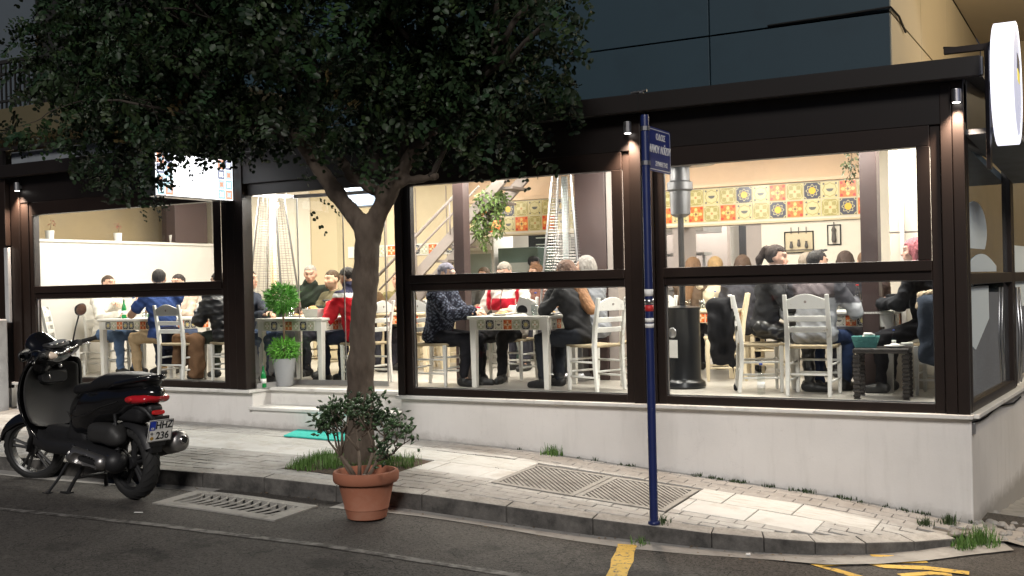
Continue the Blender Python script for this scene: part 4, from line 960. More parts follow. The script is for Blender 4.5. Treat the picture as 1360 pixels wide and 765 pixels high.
def glass(x, y, label, z=.758, s=1):
    t = thing('drinking_glass', label, 'glass', (x, y, z), 0, 'drinking glasses'); t.scale = (s,)*3
    MB().lathe([(.026, 0), (.030, .002), (.036, .115), (.034, .115), (.028, .008), (.001, .007)], 16).obj('tumbler', M_CLEAR, t, smooth=True)
    MB().lathe([(.0275, .009), (.0325, .07)], 16).obj('water', M_WATER, t, smooth=True)
def plate(x, y, label, z=.758, r_=.11, food=M_BREAD):
    t = thing('plate', label, 'plate', (x, y, z), 0, 'plates of food')
    MB().lathe([(.05*r_/.11, 0), (.06*r_/.11, .002), (r_, .018), (r_*.98, .021), (.055*r_/.11, .007), (.001, .006)], 24).obj('dish', M_PLATE, t, smooth=True)
    solidobj('food', [E((random.uniform(-.04, .04), random.uniform(-.04, .04), .018), (.03, .025, .018)) for _ in range(6)], .009, food, t, k=.012)
def basket(x, y, z, label, m, bread=True, rz=0):
    t = thing('bread_basket', label, 'basket', (x, y, z), rz, 'bread baskets'); b = MB()
    outer = [(-.11, -.07), (.11, -.07), (.11, .07), (-.11, .07)]
    rings = [[(a*k, c*k, zz) for a, c in outer] for k, zz in ((.8, 0), (1, .07), (1.06, .10), (1.0, .10), (.93, .07), (.75, .012))]
    b.rings(rings); b.obj('tray', m, t, bevel=.004)
    solidobj('bread' if bread else 'napkins', [B((random.uniform(-.05, .05), random.uniform(-.03, .03), .055+.02*i), (.045, .035, .012), .01, rotm(random.random()*3, .3)) for i in range(4)], .009, M_BREAD if bread else M_PAPER, t, k=.008)
bottle(-10.42, 1.02, 'green glass bottle, left of the pair on the left window table'); bottle(-10.05, 1.12, 'green glass bottle, right of the pair on the left window table')
bottle(-10.22, 1.0, 'clear water bottle between the two green bottles', kind='clear', s=1.1)
for i, (x, y) in enumerate(((-10.3, 1.25), (-9.95, .98))): glass(x, y, ['tumbler behind the clear bottle on the left window table', 'tumbler by the blue-shirted man on the left window table'][i])
basket(-9.95, 1.4, .758, 'white dish of bread on the left window table', M_PLATE)
plate(-10.55, 1.2, 'plate of food before the man in the white jacket')
basket(-7.12, .86, .758, 'white bread basket on the doorway table', M_PAPER)
for x, y, l in ((-7.42, .80, 'tumbler nearest the bread basket on the doorway table'), (-7.52, .95, 'middle tumbler on the doorway table'), (-7.36, 1.05, 'rear tumbler on the doorway table')): glass(x, y, l)
plate(-7.62, 1.15, 'plate of food at the left of the doorway table')
# middle table
t = thing('napkin_holder', 'black napkin holder with white napkins on the middle window table', 'napkin holder', (-4.42, .95, .758), R(8))
h_ = MB(); h_.prism([(.0+.06*math.cos(R(a)), .055+.055*math.sin(R(a))) for a in range(-30, 211, 20)], -.035, .035); h_.obj('holder', mat('black_plastic', (.012, .012, .013), .35), t, bevel=.004)
for i in range(3): MB().box(-.075, .075, -.03+.02*i, -.028+.02*i, .0, .15, rotz(.1*i)@Matrix.Rotation(R(20+14*i), 4, 'Y')@T(.03*i-.02, 0, .03)).obj('napkin', M_PAPER, t)
plate(-4.72, .98, 'plate of food before the patterned-coat woman'); plate(-4.30, 1.30, 'plate of food before the track-top man', r_=.12); plate(-4.16, 1.0, 'plate of fries by the long-haired woman'); plate(-4.82, 1.30, 'small plate at the back left of the middle table', r_=.09)
glass(-4.28, .93, 'short glass at the right front of the middle table'); glass(-4.2, 1.15, 'glass at the right back of the middle table'); bottle(-4.36, 1.12, 'clear oil bottle on the middle window table', kind='clear', s=.95); glass(-4.58, 1.15, 'glass in the centre of the middle table')
# right table
bottle(-1.17, 1.68, 'red-labelled cola bottle on the right window table', kind='cola'); glass(-1.30, 1.60, 'tall tumbler beside the cola bottle'); plate(-.95, 1.62, 'plate of food before the pink-haired woman'); glass(-1.42, 1.85, 'tumbler behind the striped-sweater man'); basket(-1.05, 1.92, .758, 'bread basket at the back of the right window table', M_PAPER)
for x, y, l in ((-3.2, 2.55, 'tumbler left on the cream rear table'), (-3.05, 2.62, 'tumbler right on the cream rear table')): glass(x, y, l)
bottle(-2.92, 2.7, 'small clear bottle on the cream rear table', kind='clear', s=.8); plate(-6.95, 2.55, 'plate of food on the rear table right of the trunk')
bottle(-1.93, 1.0, 'plastic water bottle standing on the floor by the right window', z=.003, kind='clear', s=1.15)
bottle(-7.28, .16, 'green bottle on the floor by the doorway topiary', z=.007, kind='green')
# ------------------------------------------------------------------ woven stool with basket
M_WICK = mat('black_wicker', (.022, .018, .016), .4, bump=(38, .9, .01), var=(30, .4))
t = thing('wicker_stool', 'black woven plastic stool in the right window carrying a teal basket', 'stool', (-.83, 1.02, .003), R(4))
MB().box(-.235, .235, -.19, .19, .40, .445).obj('stool_top', M_WICK, t, bevel=.012)
for sx in (-1, 1):
    for sy in (-1, 1):
        l = MB()
        for i in range(11):
            z = .39-.038*i; k = 1.0-.0*i
            l.rings([[(sx*(.205)+dx*w_, sy*(.16)+dy*w_, z-zz) for dx, dy in ((-1, -1), (1, -1), (1, 1), (-1, 1))] for zz, w_ in ((0, .022), (.012, .030), (.024, .030), (.037, .022))])
        l.obj('stool_leg', M_WICK, t)
M_TEAL = mat('teal_weave', (.12, .36, .34), .7, var=(40, .35), bump=(60, .8, .008))
basket(-.97, 1.0, .449, 'teal woven basket on the black stool', M_TEAL, False, R(5))
plate(-.72, .98, 'small tray plate on the black stool', z=.449, r_=.09, food=M_PAPER); bottle(-.74, 1.06, 'small white bottle on the black stool', z=.449, kind='clear', s=.62)
t = thing('paper_box', 'small white box lying on the stool tray', 'box', (-.62, 1.0, .462), R(10)); MB().box(-.05, .05, -.03, .03, 0, .03).obj('carton', M_PAPER, t, bevel=.003)
# ------------------------------------------------------------------ coats and bags hung on chairs
def draped(name, label, cat, loc, rz, prims, colr, m=None, h=.012, k=.04, quilt=0):
    t = thing(name, label, cat, loc, R(rz), 'coats and bags on chairs')
    f = lambda S, X, Y, Z: S+.011*np.sin(34*X+5*np.sin(Z*7))*(.3+np.clip(.9-Z, 0, 1))+.006*np.sin(40*Z+20*X)*np.sin(33*Y)+(.014*np.abs(np.sin(Z*quilt)) if quilt else 0)
    solidobj(name+'_cloth', prims, h, m or M_CLOTH, t, k=k, fn=f, col=const(colr)); return t
draped('brown_coat', 'long brown coat hanging over the white chair in the left window', 'coat', (-8.93, .72, 0), 3, [B((.10, -.02, .30), (.07, .10, .26), .05), B((-.16, .0, .38), (.05, .12, .20), .04), C((-.1, -.02, .5), (.12, -.02, .52), .06)], (.16, .09, .05))
draped('dark_blue_coat', 'dark navy coat draped beside the blue-shirted man', 'coat', (-9.35, .74, 0), 3, [B((0, 0, .42), (.05, .12, .24), .05), C((0, 0, .6), (.15, 0, .60), .06)], (.012, .014, .03))
draped('black_jacket', 'black jacket hanging from the chair left of the leather trousers', 'jacket', (-2.36, 1.16, 0), 25, [B((0, 0, .68), (.12, .055, .22), .05), C((-.09, .0, .84), (.09, .0, .86), .05), C((.06, -.05, .74), (.09, -.06, .26), .055, .04), C((-.08, -.03, .70), (-.05, -.04, .36), .05, .042), B((.0, 0, .40), (.10, .04, .14), .035), C((.1, 0, .26), (.13, 0, .02), .018, .008)], (.016, .016, .018))
draped('denim_jacket', 'dark denim jacket with fur collar on the chair behind the pink-haired woman', 'jacket', (-.42, 1.22, 0), 0, [B((-.02, 0, .58), (.11, .11, .30), .06), C((-.08, -.02, .86), (.08, .02, .88), .06)], (.035, .045, .065))
draped('puffer_coat', 'charcoal puffer coat hanging at the right edge of the right window', 'coat', (-.27, 1.18, 0), 0, [B((0, 0, .50), (.09, .10, .34), .06), C((-.05, 0, .85), (.05, 0, .86), .05)], (.03, .033, .04), M_SHINY, quilt=38)
solidobj('fur_trim', [C((-.10, -.03, .90), (.05, .02, .93), .035), C((-.10, -.03, .90), (-.12, -.05, .80), .03)], .009, mat('fur', (.48, .38, .26), .9, var=(60, .5), bump=(150, 1, .01)), [o for o in bpy.data.objects if o.name.startswith('denim_jacket') and o.parent is None][0], k=.02, fn=lambda S, X, Y, Z: S+.006*np.sin(180*X+60*Z)*np.sin(170*Z+90*Y))
draped('shoulder_bag', 'black shoulder bag hanging from the chair by the middle window post', 'bag', (-3.16, .95, 0), 70, [B((0, 0, .42), (.10, .05, .12), .04), C((-.07, 0, .5), (-.02, 0, .88), .014), C((.07, 0, .5), (.02, 0, .88), .014)], (.012, .012, .013), M_SHINY, k=.015)
# ------------------------------------------------------------------ patio heaters
M_WIRE = mat('heater_wire', (.34, .32, .30), .4, metal=.8); M_GLOW = mat('heater_glow', (.9, .7, .5), .4, emis=((1, .66, .34), 1.3)); M_TUBE = mat('heater_tube', (.5, .55, .55), .2, spec=.6)
def pyramid(x, y, label, lit, zb=.80, zt=2.20, rz=0):
    t = thing('patio_heater', label, 'patio heater', (x, y, .003), R(rz), 'patio heaters'); a, b = .235, .105
    MB().rings([[(sx*k, sy*k, z) for sx, sy in ((-1, -1), (1, -1), (1, 1), (-1, 1))] for z, k in ((0, .27), (.06, .28), (.08, .25), (zb-.03, .235), (zb, .25))]).obj('base_box', M_STEEL, t, bevel=.006)
    for sx, sy in ((-1, -1), (1, -1), (1, 1), (-1, 1)): MB().tube([(sx*a, sy*a, zb), (sx*b, sy*b, zt)], .013, 6).obj('corner_post', M_STEEL, t)
    w = MB(); n = 46
    for i in range(1, n):
        f = i/n; k = a+(b-a)*f-.004; z = zb+(zt-zb)*f; q = [(-k, -k, z), (k, -k, z), (k, k, z), (-k, k, z)]
        for j in range(4): w.tube([q[j], q[(j+1) % 4]], .0032, 3, cap=False)
    for sd in range(4):
        for u_ in (-.5, 0, .5):
            Mz = rotz(sd*math.pi/2); w.tube([Mz@Vector((u_*a, -a+.004, zb)), Mz@Vector((u_*b, -b+.004, zt))], .0035, 3, cap=False)
    tag(w.obj('wire_guard', M_WIRE, t), kind='stuff')
    MB().lathe([(.036, zb), (.036, zt-.05)], 16).obj('glass_tube', M_GLOW if lit else M_TUBE, t, smooth=True)
    MB().rings([[(sx*k, sy*k, z) for sx, sy in ((-1, -1), (1, -1), (1, 1), (-1, 1))] for z, k in ((zt-.01, .11), (zt, .135), (zt+.03, .135), (zt+.05, .08))]).obj('top_cap', M_STEEL, t, bevel=.005)
pyramid(-8.14, 1.35, 'lit pyramid patio heater with wire guard left of the doorway', True, zb=.85, zt=2.28, rz=12)
pyramid(-4.42, 2.0, 'unlit pyramid patio heater with wire guard in the middle window', False, zb=.85, zt=2.33, rz=8)
t = thing('mushroom_heater', 'black column gas heater with round label in the right window', 'patio heater', (-2.84, 1.42, .003), 0); M_HB = mat('heater_black', (.012, .013, .015), .3); M_DST = mat('dull_steel', (.16, .16, .165), .45, metal=.8, var=(9, .2))
MB().lathe([(.21, 0), (.22, .02), (.21, .06), (.175, .085), (.17, .1), (.17, .78), (.178, .79), (.178, .81), (.05, .83)], 32).obj('gas_housing', M_HB, t, auto=40)
MB().lathe([(.03, .83), (.03, 1.75), (.045, 1.76)], 16).obj('pole', M_DST, t, smooth=True)
MB().lathe([(.05, 1.72), (.10, 1.75), (.105, 1.98), (.13, 2.0), (.13, 2.07), (.10, 2.09), (.10, 2.22), (.12, 2.24)], 24).obj('burner_head', M_DST, t, auto=40)
MB().lathe([(.36, 2.25), (.20, 2.32), (.04, 2.36)], 32).obj('reflector', M_STEEL, t, smooth=True)
MB().lathe([(.055, 0), (.05, .012), (.04, .004)], 20, T(-.055, -.162, .56)@rotz(R(-18))@Matrix.Rotation(R(90), 4, 'X')).obj('ring_handle', M_STEEL, t, smooth=True)
MB().box(-.05, .05, -.0015, 0, .31, .49, T(-.045, -.167, 0)@rotz(R(-15))).obj('paper_label', M_PAPER, t)
# ------------------------------------------------------------------ plants
def leafcloud(name, m, parent, blobs, n, L, w, droop=.2, up=.4, shell=.35, col=None, tri=False):
    """n small leaves spread through ellipsoid blobs [(c, r)]"""
    tot = sum(b[1][0]*b[1][1]*b[1][2] for b in blobs); P_ = []; N_ = []
    for c, r_ in blobs:
        k = max(1, int(n*r_[0]*r_[1]*r_[2]/tot)); d = rng.normal(size=(k, 3)); d /= np.linalg.norm(d, axis=1)[:, None]; rad = rng.uniform(shell, 1, k)**.6
        P_.append(np.array(c)+d*rad[:, None]*np.array(r_)); N_.append(d)
    P_ = np.concatenate(P_); N_ = np.concatenate(N_); k = len(P_)
    dirs = N_*up+rng.normal(size=(k, 3))*.6+np.array([0, 0, -droop]); dirs /= np.linalg.norm(dirs, axis=1)[:, None]
    s = np.cross(dirs, rng.normal(size=(k, 3))); s /= np.linalg.norm(s, axis=1)[:, None]; nn = np.cross(s, dirs)
    Ls = L*rng.uniform(.5, 1.2, k)[:, None]*np.where(rng.random(k) < .07, 1.5, 1)[:, None]; ws = w*rng.uniform(.7, 1.2, k)[:, None]
    V = np.stack([P_, P_+dirs*Ls*.35+s*ws*.5+nn*Ls*.06, P_+dirs*Ls*.75+s*ws*.42+nn*Ls*.06, P_+dirs*Ls, P_+dirs*Ls*.75-s*ws*.42+nn*Ls*.06, P_+dirs*Ls*.35-s*ws*.5+nn*Ls*.06], 1).reshape(-1, 3)
    i = np.arange(k)[:, None]*6; Fq = np.concatenate([i+np.array([[0, 1, 2, 3]]), i+np.array([[0, 3, 4, 5]])])
    cols = None
    if col is not None: cc = np.array(col)*rng.uniform(.55, 1.5, (k, 1)); cols = np.repeat(cc, 6, 0)
    o = link(name, npmesh(name, V, Fq, cols), m, parent); o['kind'] = 'stuff'; return o
M_LEAFA = mat('leaf_attr', None, .45, attr=True, spec=.4)
M_POTG = mat('grey_pot', (.30, .31, .32), .6, var=(6, .1)); M_STEM = mat('stem', (.12, .08, .05), .8, var=(20, .3), bump=(40, .5, .006))
t = thing('topiary_plant', 'two-tier bright green topiary in a tapered grey pot by the doorway', 'potted plant', (-7.20, .42, .006), 0)
MB().lathe([(.085, 0), (.09, .01), (.128, .29), (.132, .31), (.115, .31), (.11, .27), (.001, .265)], 28).obj('pot', M_POTG, t, auto=45)
MB().tube([(0, 0, .26), (.005, .0, .6), (-.005, 0, .92)], .012, 8).obj('stem', M_STEM, t, smooth=True)
leafcloud('lower_ball', M_LEAFA, t, [((0, 0, .40), (.155, .155, .115))], 1100, .065, .012, col=(.13, .36, .05), up=1.1)
leafcloud('upper_ball', M_LEAFA, t, [((-.02, 0, .985), (.165, .165, .15))], 1500, .07, .013, col=(.11, .34, .05), up=1.1)
for y, l in ((.80, 'small white pot with red flower, left of the three on the parapet'), (1.95, 'small white pot with red flower, middle of the three on the parapet'), (3.0, 'small white pot with red flower, right of the three on the parapet')):
    t = thing('flower_pot', l, 'flower pot', (-11.56, y, 1.841), 0, 'flower pots on the parapet')
    MB().lathe([(.05, 0), (.052, .004), (.06, .11), (.062, .115), (.052, .115), (.048, .1), (.001, .095)], 20).obj('pot', M_PLATE, t, auto=45)
    MB().tube([(0, 0, .09), (.01, .01, .16), (.0, .03, .22)], .004, 5).obj('stem', M_STEM, t)
    leafcloud('petals', M_LEAFA, t, [((0, .03, .22), (.07, .07, .035))], 24, .028, .012, col=(.28, .05, .04))
t = thing('hanging_plant', 'trailing green plant hanging before the tiled bulkhead in the middle window', 'plant', (-6.0, 3.1, 2.30), 0)
MB().lathe([(.05, 0), (.09, .10), (.095, .12), (.08, .12)], 16, T(0, 0, -.32)).obj('basket', M_DKCOL, t); MB().tube([(0, 0, -.2), (0, 0, .28)], .006, 5).obj('cord', M_DKCOL, t)
leafcloud('foliage', M_LEAFA, t, [((0, 0, -.12), (.22, .2, .16)), ((-.18, 0, -.35), (.12, .14, .28)), ((.10, -.02, -.40), (.10, .10, .22)), ((-.12, 0, -.58), (.08, .08, .2))], 900, .07, .03, droop=.8, col=(.12, .19, .05))
t = thing('hanging_plant', 'thin trailing plant hanging beside the dark column in the right window', 'plant', (-1.30, 2.2, 2.35), 0)
MB().tube([(0, 0, .22), (0, 0, -.05), (-.03, 0, -.3)], .005, 5).obj('vine_stem', M_STEM, t); leafcloud('foliage', M_LEAFA, t, [((0, 0, -.05), (.09, .08, .2)), ((-.04, 0, -.2), (.06, .06, .16))], 120, .05, .022, droop=.8, col=(.06, .07, .03))
# ------------------------------------------------------------------ kitchen gear
t = thing('drinks_fridge', 'glass-door drinks fridge with white sign at the back of the middle window', 'fridge', (-7.35, 5.2, .0), 0)
MB().box(-.33, .33, -.3, .3, .0, 1.95).obj('cabinet', M_WHITE, t, bevel=.01); MB().box(-.29, .29, -.325, -.301, .12, 1.55).obj('door', mat('fridge_glass', (.30, .36, .33), .15, spec=.7), t, bevel=.004); MB().box(-.3, .3, -.33, -.301, 1.6, 1.9).obj('sign_panel', M_PAPER, t)
t = thing('drinks_fridge', 'green-framed glass fridge beside the white one in the middle window', 'fridge', (-6.62, 5.2, .0), 0); M_GF = mat('green_frame', (.11, .17, .15), .4)
MB().box(-.33, .33, -.3, .3, .0, 1.62).obj('cabinet', M_GF, t, bevel=.01); MB().box(-.28, .28, -.325, -.301, .12, 1.40).obj('door', mat('fridge_glass2', (.42, .46, .44), .15, spec=.7), t, bevel=.004)
t = thing('menu_board', 'black chalk menu board on the kitchen wall in the middle window', 'menu board', (-6.35, 5.6, 1.25), 0)
MB().box(-.45, .45, -.02, .02, 0, .62).obj('board', mat('chalkboard', (.015, .015, .017), .7), t, bevel=.004)
for i, s in enumerate((.28, .20, .30, .24, .18)): MB().box(-.32, -.32+s, -.023, -.0205, .52-.1*i, .535-.1*i).obj('chalk_line', M_PAPER, t)
t = thing('kitchen_counter', 'long steel kitchen counter behind the middle window', 'counter', (-4.9, 5.4, 0), 0); MB().box(-1.0, 1.0, -.3, .3, 0, .95).obj('cabinet', M_STEEL, t, bevel=.01); MB().box(-1.05, 1.05, -.35, .32, .951, .99).obj('worktop', M_STEEL, t, bevel=.004); MB().box(-1.05, 1.05, -.33, .0, 1.42, 1.46).obj('pass_shelf', M_STEEL, t); 
for sx in (-1, 1): MB().box(sx*1.0-.02, sx*1.0+.02, -.2, -.16, .991, 1.419).obj('shelf_post', M_STEEL, t)
t = thing('kitchen_hood', 'steel kitchen hood above the counter', 'hood', (-4.9, 5.6, 1.75), 0); MB().prism([(-.4, 0), (.4, 0), (.4, .12), (.2, .45), (-.2, .45), (-.4, .12)], -1.0, 1.0, None, 'x').obj('canopy', M_STEEL, t)
# lit menu panel hanging inside the doorway
M_SCR = mat('lit_panel', (.4, .5, .6), .5, emis=((.55, .70, 1.0), 1.1))
t = thing('light_box_menu', 'pale blue lit menu panel hanging inside above the doorway', 'light box', (-6.47, 1.0, 2.0), 0)
MB().box(-.34, .34, -.03, .03, 0, .52).obj('casing', M_STEEL, t, bevel=.006); MB().box(-.32, .32, -.034, -.0305, .02, .50).obj('lit_face', M_SCR, t)
MB().box(-.05, .18, -.037, -.0345, .28, .40).obj('yellow_patch', mat('panel_yellow', (.5, .5, .1), .5, emis=((.75, .8, .25), .8)), t)
for i in range(1): MB().box(-.26+.02*i, .2-.03*i, -.037, -.0345, .20-.04*i, .21-.04*i).obj('print_line', mat('panel_print', (.2, .25, .3), .6), t)
for sx in (-1, 1): MB().tube([(sx*.25, 0, .52), (sx*.25, 0, .58)], .005, 5).obj('hanger', M_STEEL, t)
# doormat
t = tag(MB().prism([(-6.62, -.06), (-6.50, -.43), (-5.60, -.45), (-5.70, -.06)], 0, .012, None, 'z').obj('doormat', mat('turquoise_mat', (.03, .42, .36), .8, var=(30, .25), bump=(90, .8, .006))), 'turquoise doormat on the pavement below the steps', 'doormat')
for v_ in t.data.vertices: v_.co.z += G(v_.co.x, v_.co.y)+.004
# ------------------------------------------------------------------ guests and staff
BK = (.028, .028, .030)
def stripe_track(V):
    c = np.tile(np.array((.72, .66, .60), np.float32), (len(V), 1)); z = V[:, 2]; x = np.abs(V[:, 0])
    c[(z > .80) & (z < .93) & (x < .155)] = (.50, .02, .04); c[(x > .165) & (z > .80)] = (.50, .02, .04); c[(x > .215)] = (.72, .66, .60); c[(x < .006) & (V[:, 1] > 0)] = (.1, .05, .05); return c
def red_jacket(V):
    c = np.tile(np.array((.50, .015, .025), np.float32), (len(V), 1)); z = V[:, 2]; c[z > 1.03] = (.03, .03, .06); c[(z > .98) & (z < 1.03)] = (.7, .68, .66); c[(np.abs(V[:, 0]) < .15) & (z < .62)] = (.02, .025, .05); return c
def striped(V):
    c = np.tile(np.array((.33, .34, .36), np.float32), (len(V), 1)); z = V[:, 2]; c[z > .93] = (.10, .085, .09); c[(z > .90) & (z < .93)] = (.06, .05, .05); c[(z < .62)] = (.25, .26, .28); x = np.abs(V[:, 0]); c[(x > .20) & (z > .84)] = (.07, .07, .08); return c
def speckle(V):
    f = np.sin(V[:, 0]*120+V[:, 2]*75)*np.sin(V[:, 1]*110+V[:, 2]*93)*np.sin(V[:, 2]*150+V[:, 0]*50); c = np.tile(np.array((.012, .013, .022), np.float32), (len(V), 1)); c[f > .18] = (.11, .125, .17); return c
def auburn(V):
    t = np.clip((1.25-V[:, 2])/.4, 0, 1)[:, None]; return np.array((.10, .05, .03))*(1-t)+np.array((.30, .15, .07))*t
person('man in a cream-white jacket reaching across the left window table', (-11.12, 1.30), 2, lean=6, hands=((.25, .52, .95), (.16, .45, .80)), hair=(.06, .035, .02), style='buzz', top=(.72, .68, .60), topname='jacket', trousers=(.10, .16, .28), collar=.8, tinfl=.022)
B_, Bi = person('man in a blue T-shirt seen from behind holding a phone, left window', (-9.50, .82), 163, lean=4, head=(-36, 0), twist=-18, hands=((-.14, .36, .98), (.10, .40, .84)), hair=(.015, .012, .01), style='short', top=(.035, .065, .19), topname='t_shirt', sleeve='short', trousers=(.36, .26, .15), skin=(.50, .30, .20), feet=((-.16, .36, .085), (.20, .44, .085)), w=1.08, sc_=1.03)
ph = thing('phone', 'glowing smartphone held up by the blue-shirted man', 'phone', (-9.86, 1.08, 1.12), R(35)); MB().box(-.037, .037, -.004, .004, 0, .15).obj('case', M_BLACK, ph, bevel=.004); MB().box(-.034, .034, -.0055, -.0043, .005, .145).obj('screen', mat('phone_screen', (.2, .4, .8), .3, emis=((.45, .7, 1), 2.2)), ph)
person('bearded man in a beige shirt facing the left window', (-10.32, 1.98), 285, lean=10, head=(-12, -4), hands=((-.05, .40, .86), (.12, .38, .80)), hair=(.022, .015, .012), beard=.75, top=(.50, .40, .32), trousers=(.06, .08, .14), collar=.3, twist=8)
person('man in a black puffer jacket at the right edge of the left window', (-8.56, .98), 172, lean=14, head=(10, -6), hair=(.025, .018, .015), style='short', top=(.012, .013, .016), topname='puffer_jacket', topm=M_SHINY, tinfl=.035, quilt=40, trousers=(.05, .06, .045), w=1.08, hands=((-.1, .42, .84), (.1, .40, .84)))
person('person in dark sleeves and jeans half hidden by the post left of the doorway', (-8.20, .82), 5, lean=10, hair=(.03, .02, .015), top=(.03, .035, .05), topname='sweater', trousers=(.07, .10, .17), hands=((.12, .50, .82), (.16, .42, .80)))
person('grey-haired man in a dark green jacket behind the doorway table', (-8.10, 2.0), 312, lean=8, head=(-14, -12), hair=(.30, .27, .24), style='buzz', top=(.022, .028, .022), topname='jacket', collar=1, tinfl=.026, trousers=(.02, .022, .03), hands=((-.02, .40, .82), (.14, .40, .80)), seat=.52, skin=(.50, .30, .21))
person('bearded man in an olive sweater looking out of the doorway', (-7.66, 2.0), 262, lean=6, head=(-6, -2), hair=(.07, .045, .025), style='short', beard=.7, top=(.17, .15, .09), topname='sweater', trousers=(.03, .03, .04), hands=((-.1, .40, .80), (.12, .38, .82)), seat=.44, skin=(.58, .36, .25))
G_, Gi = person('man in a red jacket looking at a phone in the doorway', (-6.58, 1.0), 172, lean=14, head=(6, -22), hair=(.02, .016, .014), style='short', beard=.35, top=red_jacket, topname='jacket', collar=1.2, tinfl=.024, trousers=(.014, .018, .034), hands=((-.07, .40, .90), (.07, .42, .90)), w=1.05, hcurl=.9)
ph = thing('phone', 'dark smartphone in the hands of the red-jacketed man', 'phone', (-7.06, 1.05, .93), R(80)); MB().box(-.037, .037, -.07, .07, -.004, .004, Matrix.Rotation(R(35), 4, 'Y')).obj('case', M_BLACK, ph, bevel=.003); MB().box(-.034, .034, -.067, .067, .0042, .0052, Matrix.Rotation(R(35), 4, 'Y')).obj('screen', MATS['phone_screen'], ph)
person('guest in a brown jacket just right of the tree trunk in the doorway', (-7.70, 2.62), 345, hair=(.06, .035, .02), top=(.14, .09, .05), topname='jacket', h=.017, seat=.42, style='bob')
person('guest in an olive jacket at the right of the doorway rear table', (-7.60, 3.3), 290, hair=(.03, .02, .015), top=(.20, .17, .08), topname='jacket', h=.017, seat=.42)
person('woman with short grey-violet hair in a dark speckled coat', (-5.53, 1.02), 6, lean=9, head=(-4, -12), hair=(.20, .19, .24), style='crop', top=speckle, topname='coat', tinfl=.036, collar=1.2, trousers=(.014, .014, .018), hands=((.06, .46, .80), (.10, .48, .80)), w=.98, feet=((-.05, .45, .085), (.12, .36, .085)), skin=(.58, .37, .27))
person('grey-haired man in a red and white track top', (-5.05, 1.80), 268, lean=7, head=(-4, -20), hair=(.27, .24, .20), style='short', top=stripe_track, topname='track_top', collar=.7, trousers=(.014, .014, .016), hands=((-.22, .36, .80), (.2, .36, .80)), w=1.15, fat=1.2, beard=.25, skin=(.56, .34, .25), tinfl=.024)
person('woman with long auburn hair in a black top, middle window', (-3.78, 1.0), 165, lean=16, head=(10, -10), hair=(.12, .06, .035), style='long', extra={'haircol': auburn}, top=BK, topname='sweater', trousers=(.02, .023, .03), hands=((-.06, .33, 1.02), (.14, .40, .84)), w=.92)
person('grey-haired guest in a grey coat behind the long-haired woman', (-3.92, 1.66), 172, lean=8, hair=(.26, .24, .22), style='bob', top=(.20, .21, .23), topname='coat', tinfl=.03, collar=1, trousers=(.03, .03, .04), head=(10, 0), seat=.5)
S_, Si = person('cook in black shirt and cap at the kitchen counter', (-6.40, 4.85), 20, stand=True, sc_=.86, lean=4, head=(-10, -8), hair=(.012, .012, .012), style='short', top=BK, topname='shirt', sleeve='short', hands=((-.2, .3, 1.05), (.2, .34, 1.05)), h=.016)
solidobj('cap', [E(Si['hc']+Si['RM']@np.array([0, -.01, .05]), (.09, .105, .075), Si['RM']), E(Si['hc']+Si['RM']@np.array([0, .11, .055]), (.06, .05, .010), Si['RM'])], .009, mat('cap_black', (.012, .012, .013), .8), S_, k=.01, fn=lambda S, X, Y, Z: np.maximum(S, Si['hc'][2]+.035-Z))
for i, (x, y, f, hc_, st, tc_) in enumerate(((-6.9, 4.5, 270, (.10, .06, .03), 'bob', (.2, .2, .2)), (-5.45, 3.4, 250, (.20, .10, .05), 'bob', (.2, .1, .08)))):
    person(['guest with brown bob left of the track-top man in the background', 'guest with reddish hair right of the cook in the background'][i], (x, y), f, hair=hc_, style=st, top=tc_, h=.018)
person('woman with a dark ponytail in a black top and leather trousers', (-2.0, 1.38), 12, lean=10, head=(-6, -6), hair=(.030, .018, .014), style='pony', top=BK, topname='top', trousers=(.012, .012, .013), trm=M_LEATHER, hands=((.05, .30, 1.12), (.10, .46, .80)), w=.92, seat=.53, skin=(.58, .36, .27))
L_, Li = person('man in a grey and black striped sweater seen from behind, right window', (-1.46, 1.16), 82, lean=8, head=(-38, -4), hair=(.018, .015, .014), style='short', top=striped, topname='sweater', collar=1.0, tinfl=.026, trousers=(.02, .035, .085), hands=((-.2, .34, .84), (.24, .40, .84)), w=1.12, fat=1.1)
gl = MB(); Hh = lambda x, y, z: Li['hc']+Li['RM']@np.array([x, y, z])
for sx in (-1, 1): gl.lathe([(.026, 0), (.028, .004), (.026, .008)], 14, T(*Hh(sx*.034, .045, .118))@Matrix.Rotation(R(20), 4, 'X'))
gl.tube([Hh(-.06, .04, .118), Hh(-.085, -.02, .09)], .003, 5); gl.tube([Hh(.06, .04, .118), Hh(.085, -.02, .09)], .003, 5); gl.obj('sunglasses', M_BLACK, L_)
person('woman with pink hair in a black jacket at the right edge of the right window', (-.48, 1.46), 172, lean=10, head=(12, -4), hair=(.42, .12, .14), style='bob', top=(.016, .017, .02), topname='jacket', tinfl=.026, collar=.6, trousers=(.015, .015, .018), hands=((-.05, .44, .82), (.12, .42, .86)), w=.95, seat=.55, skin=(.60, .38, .30))
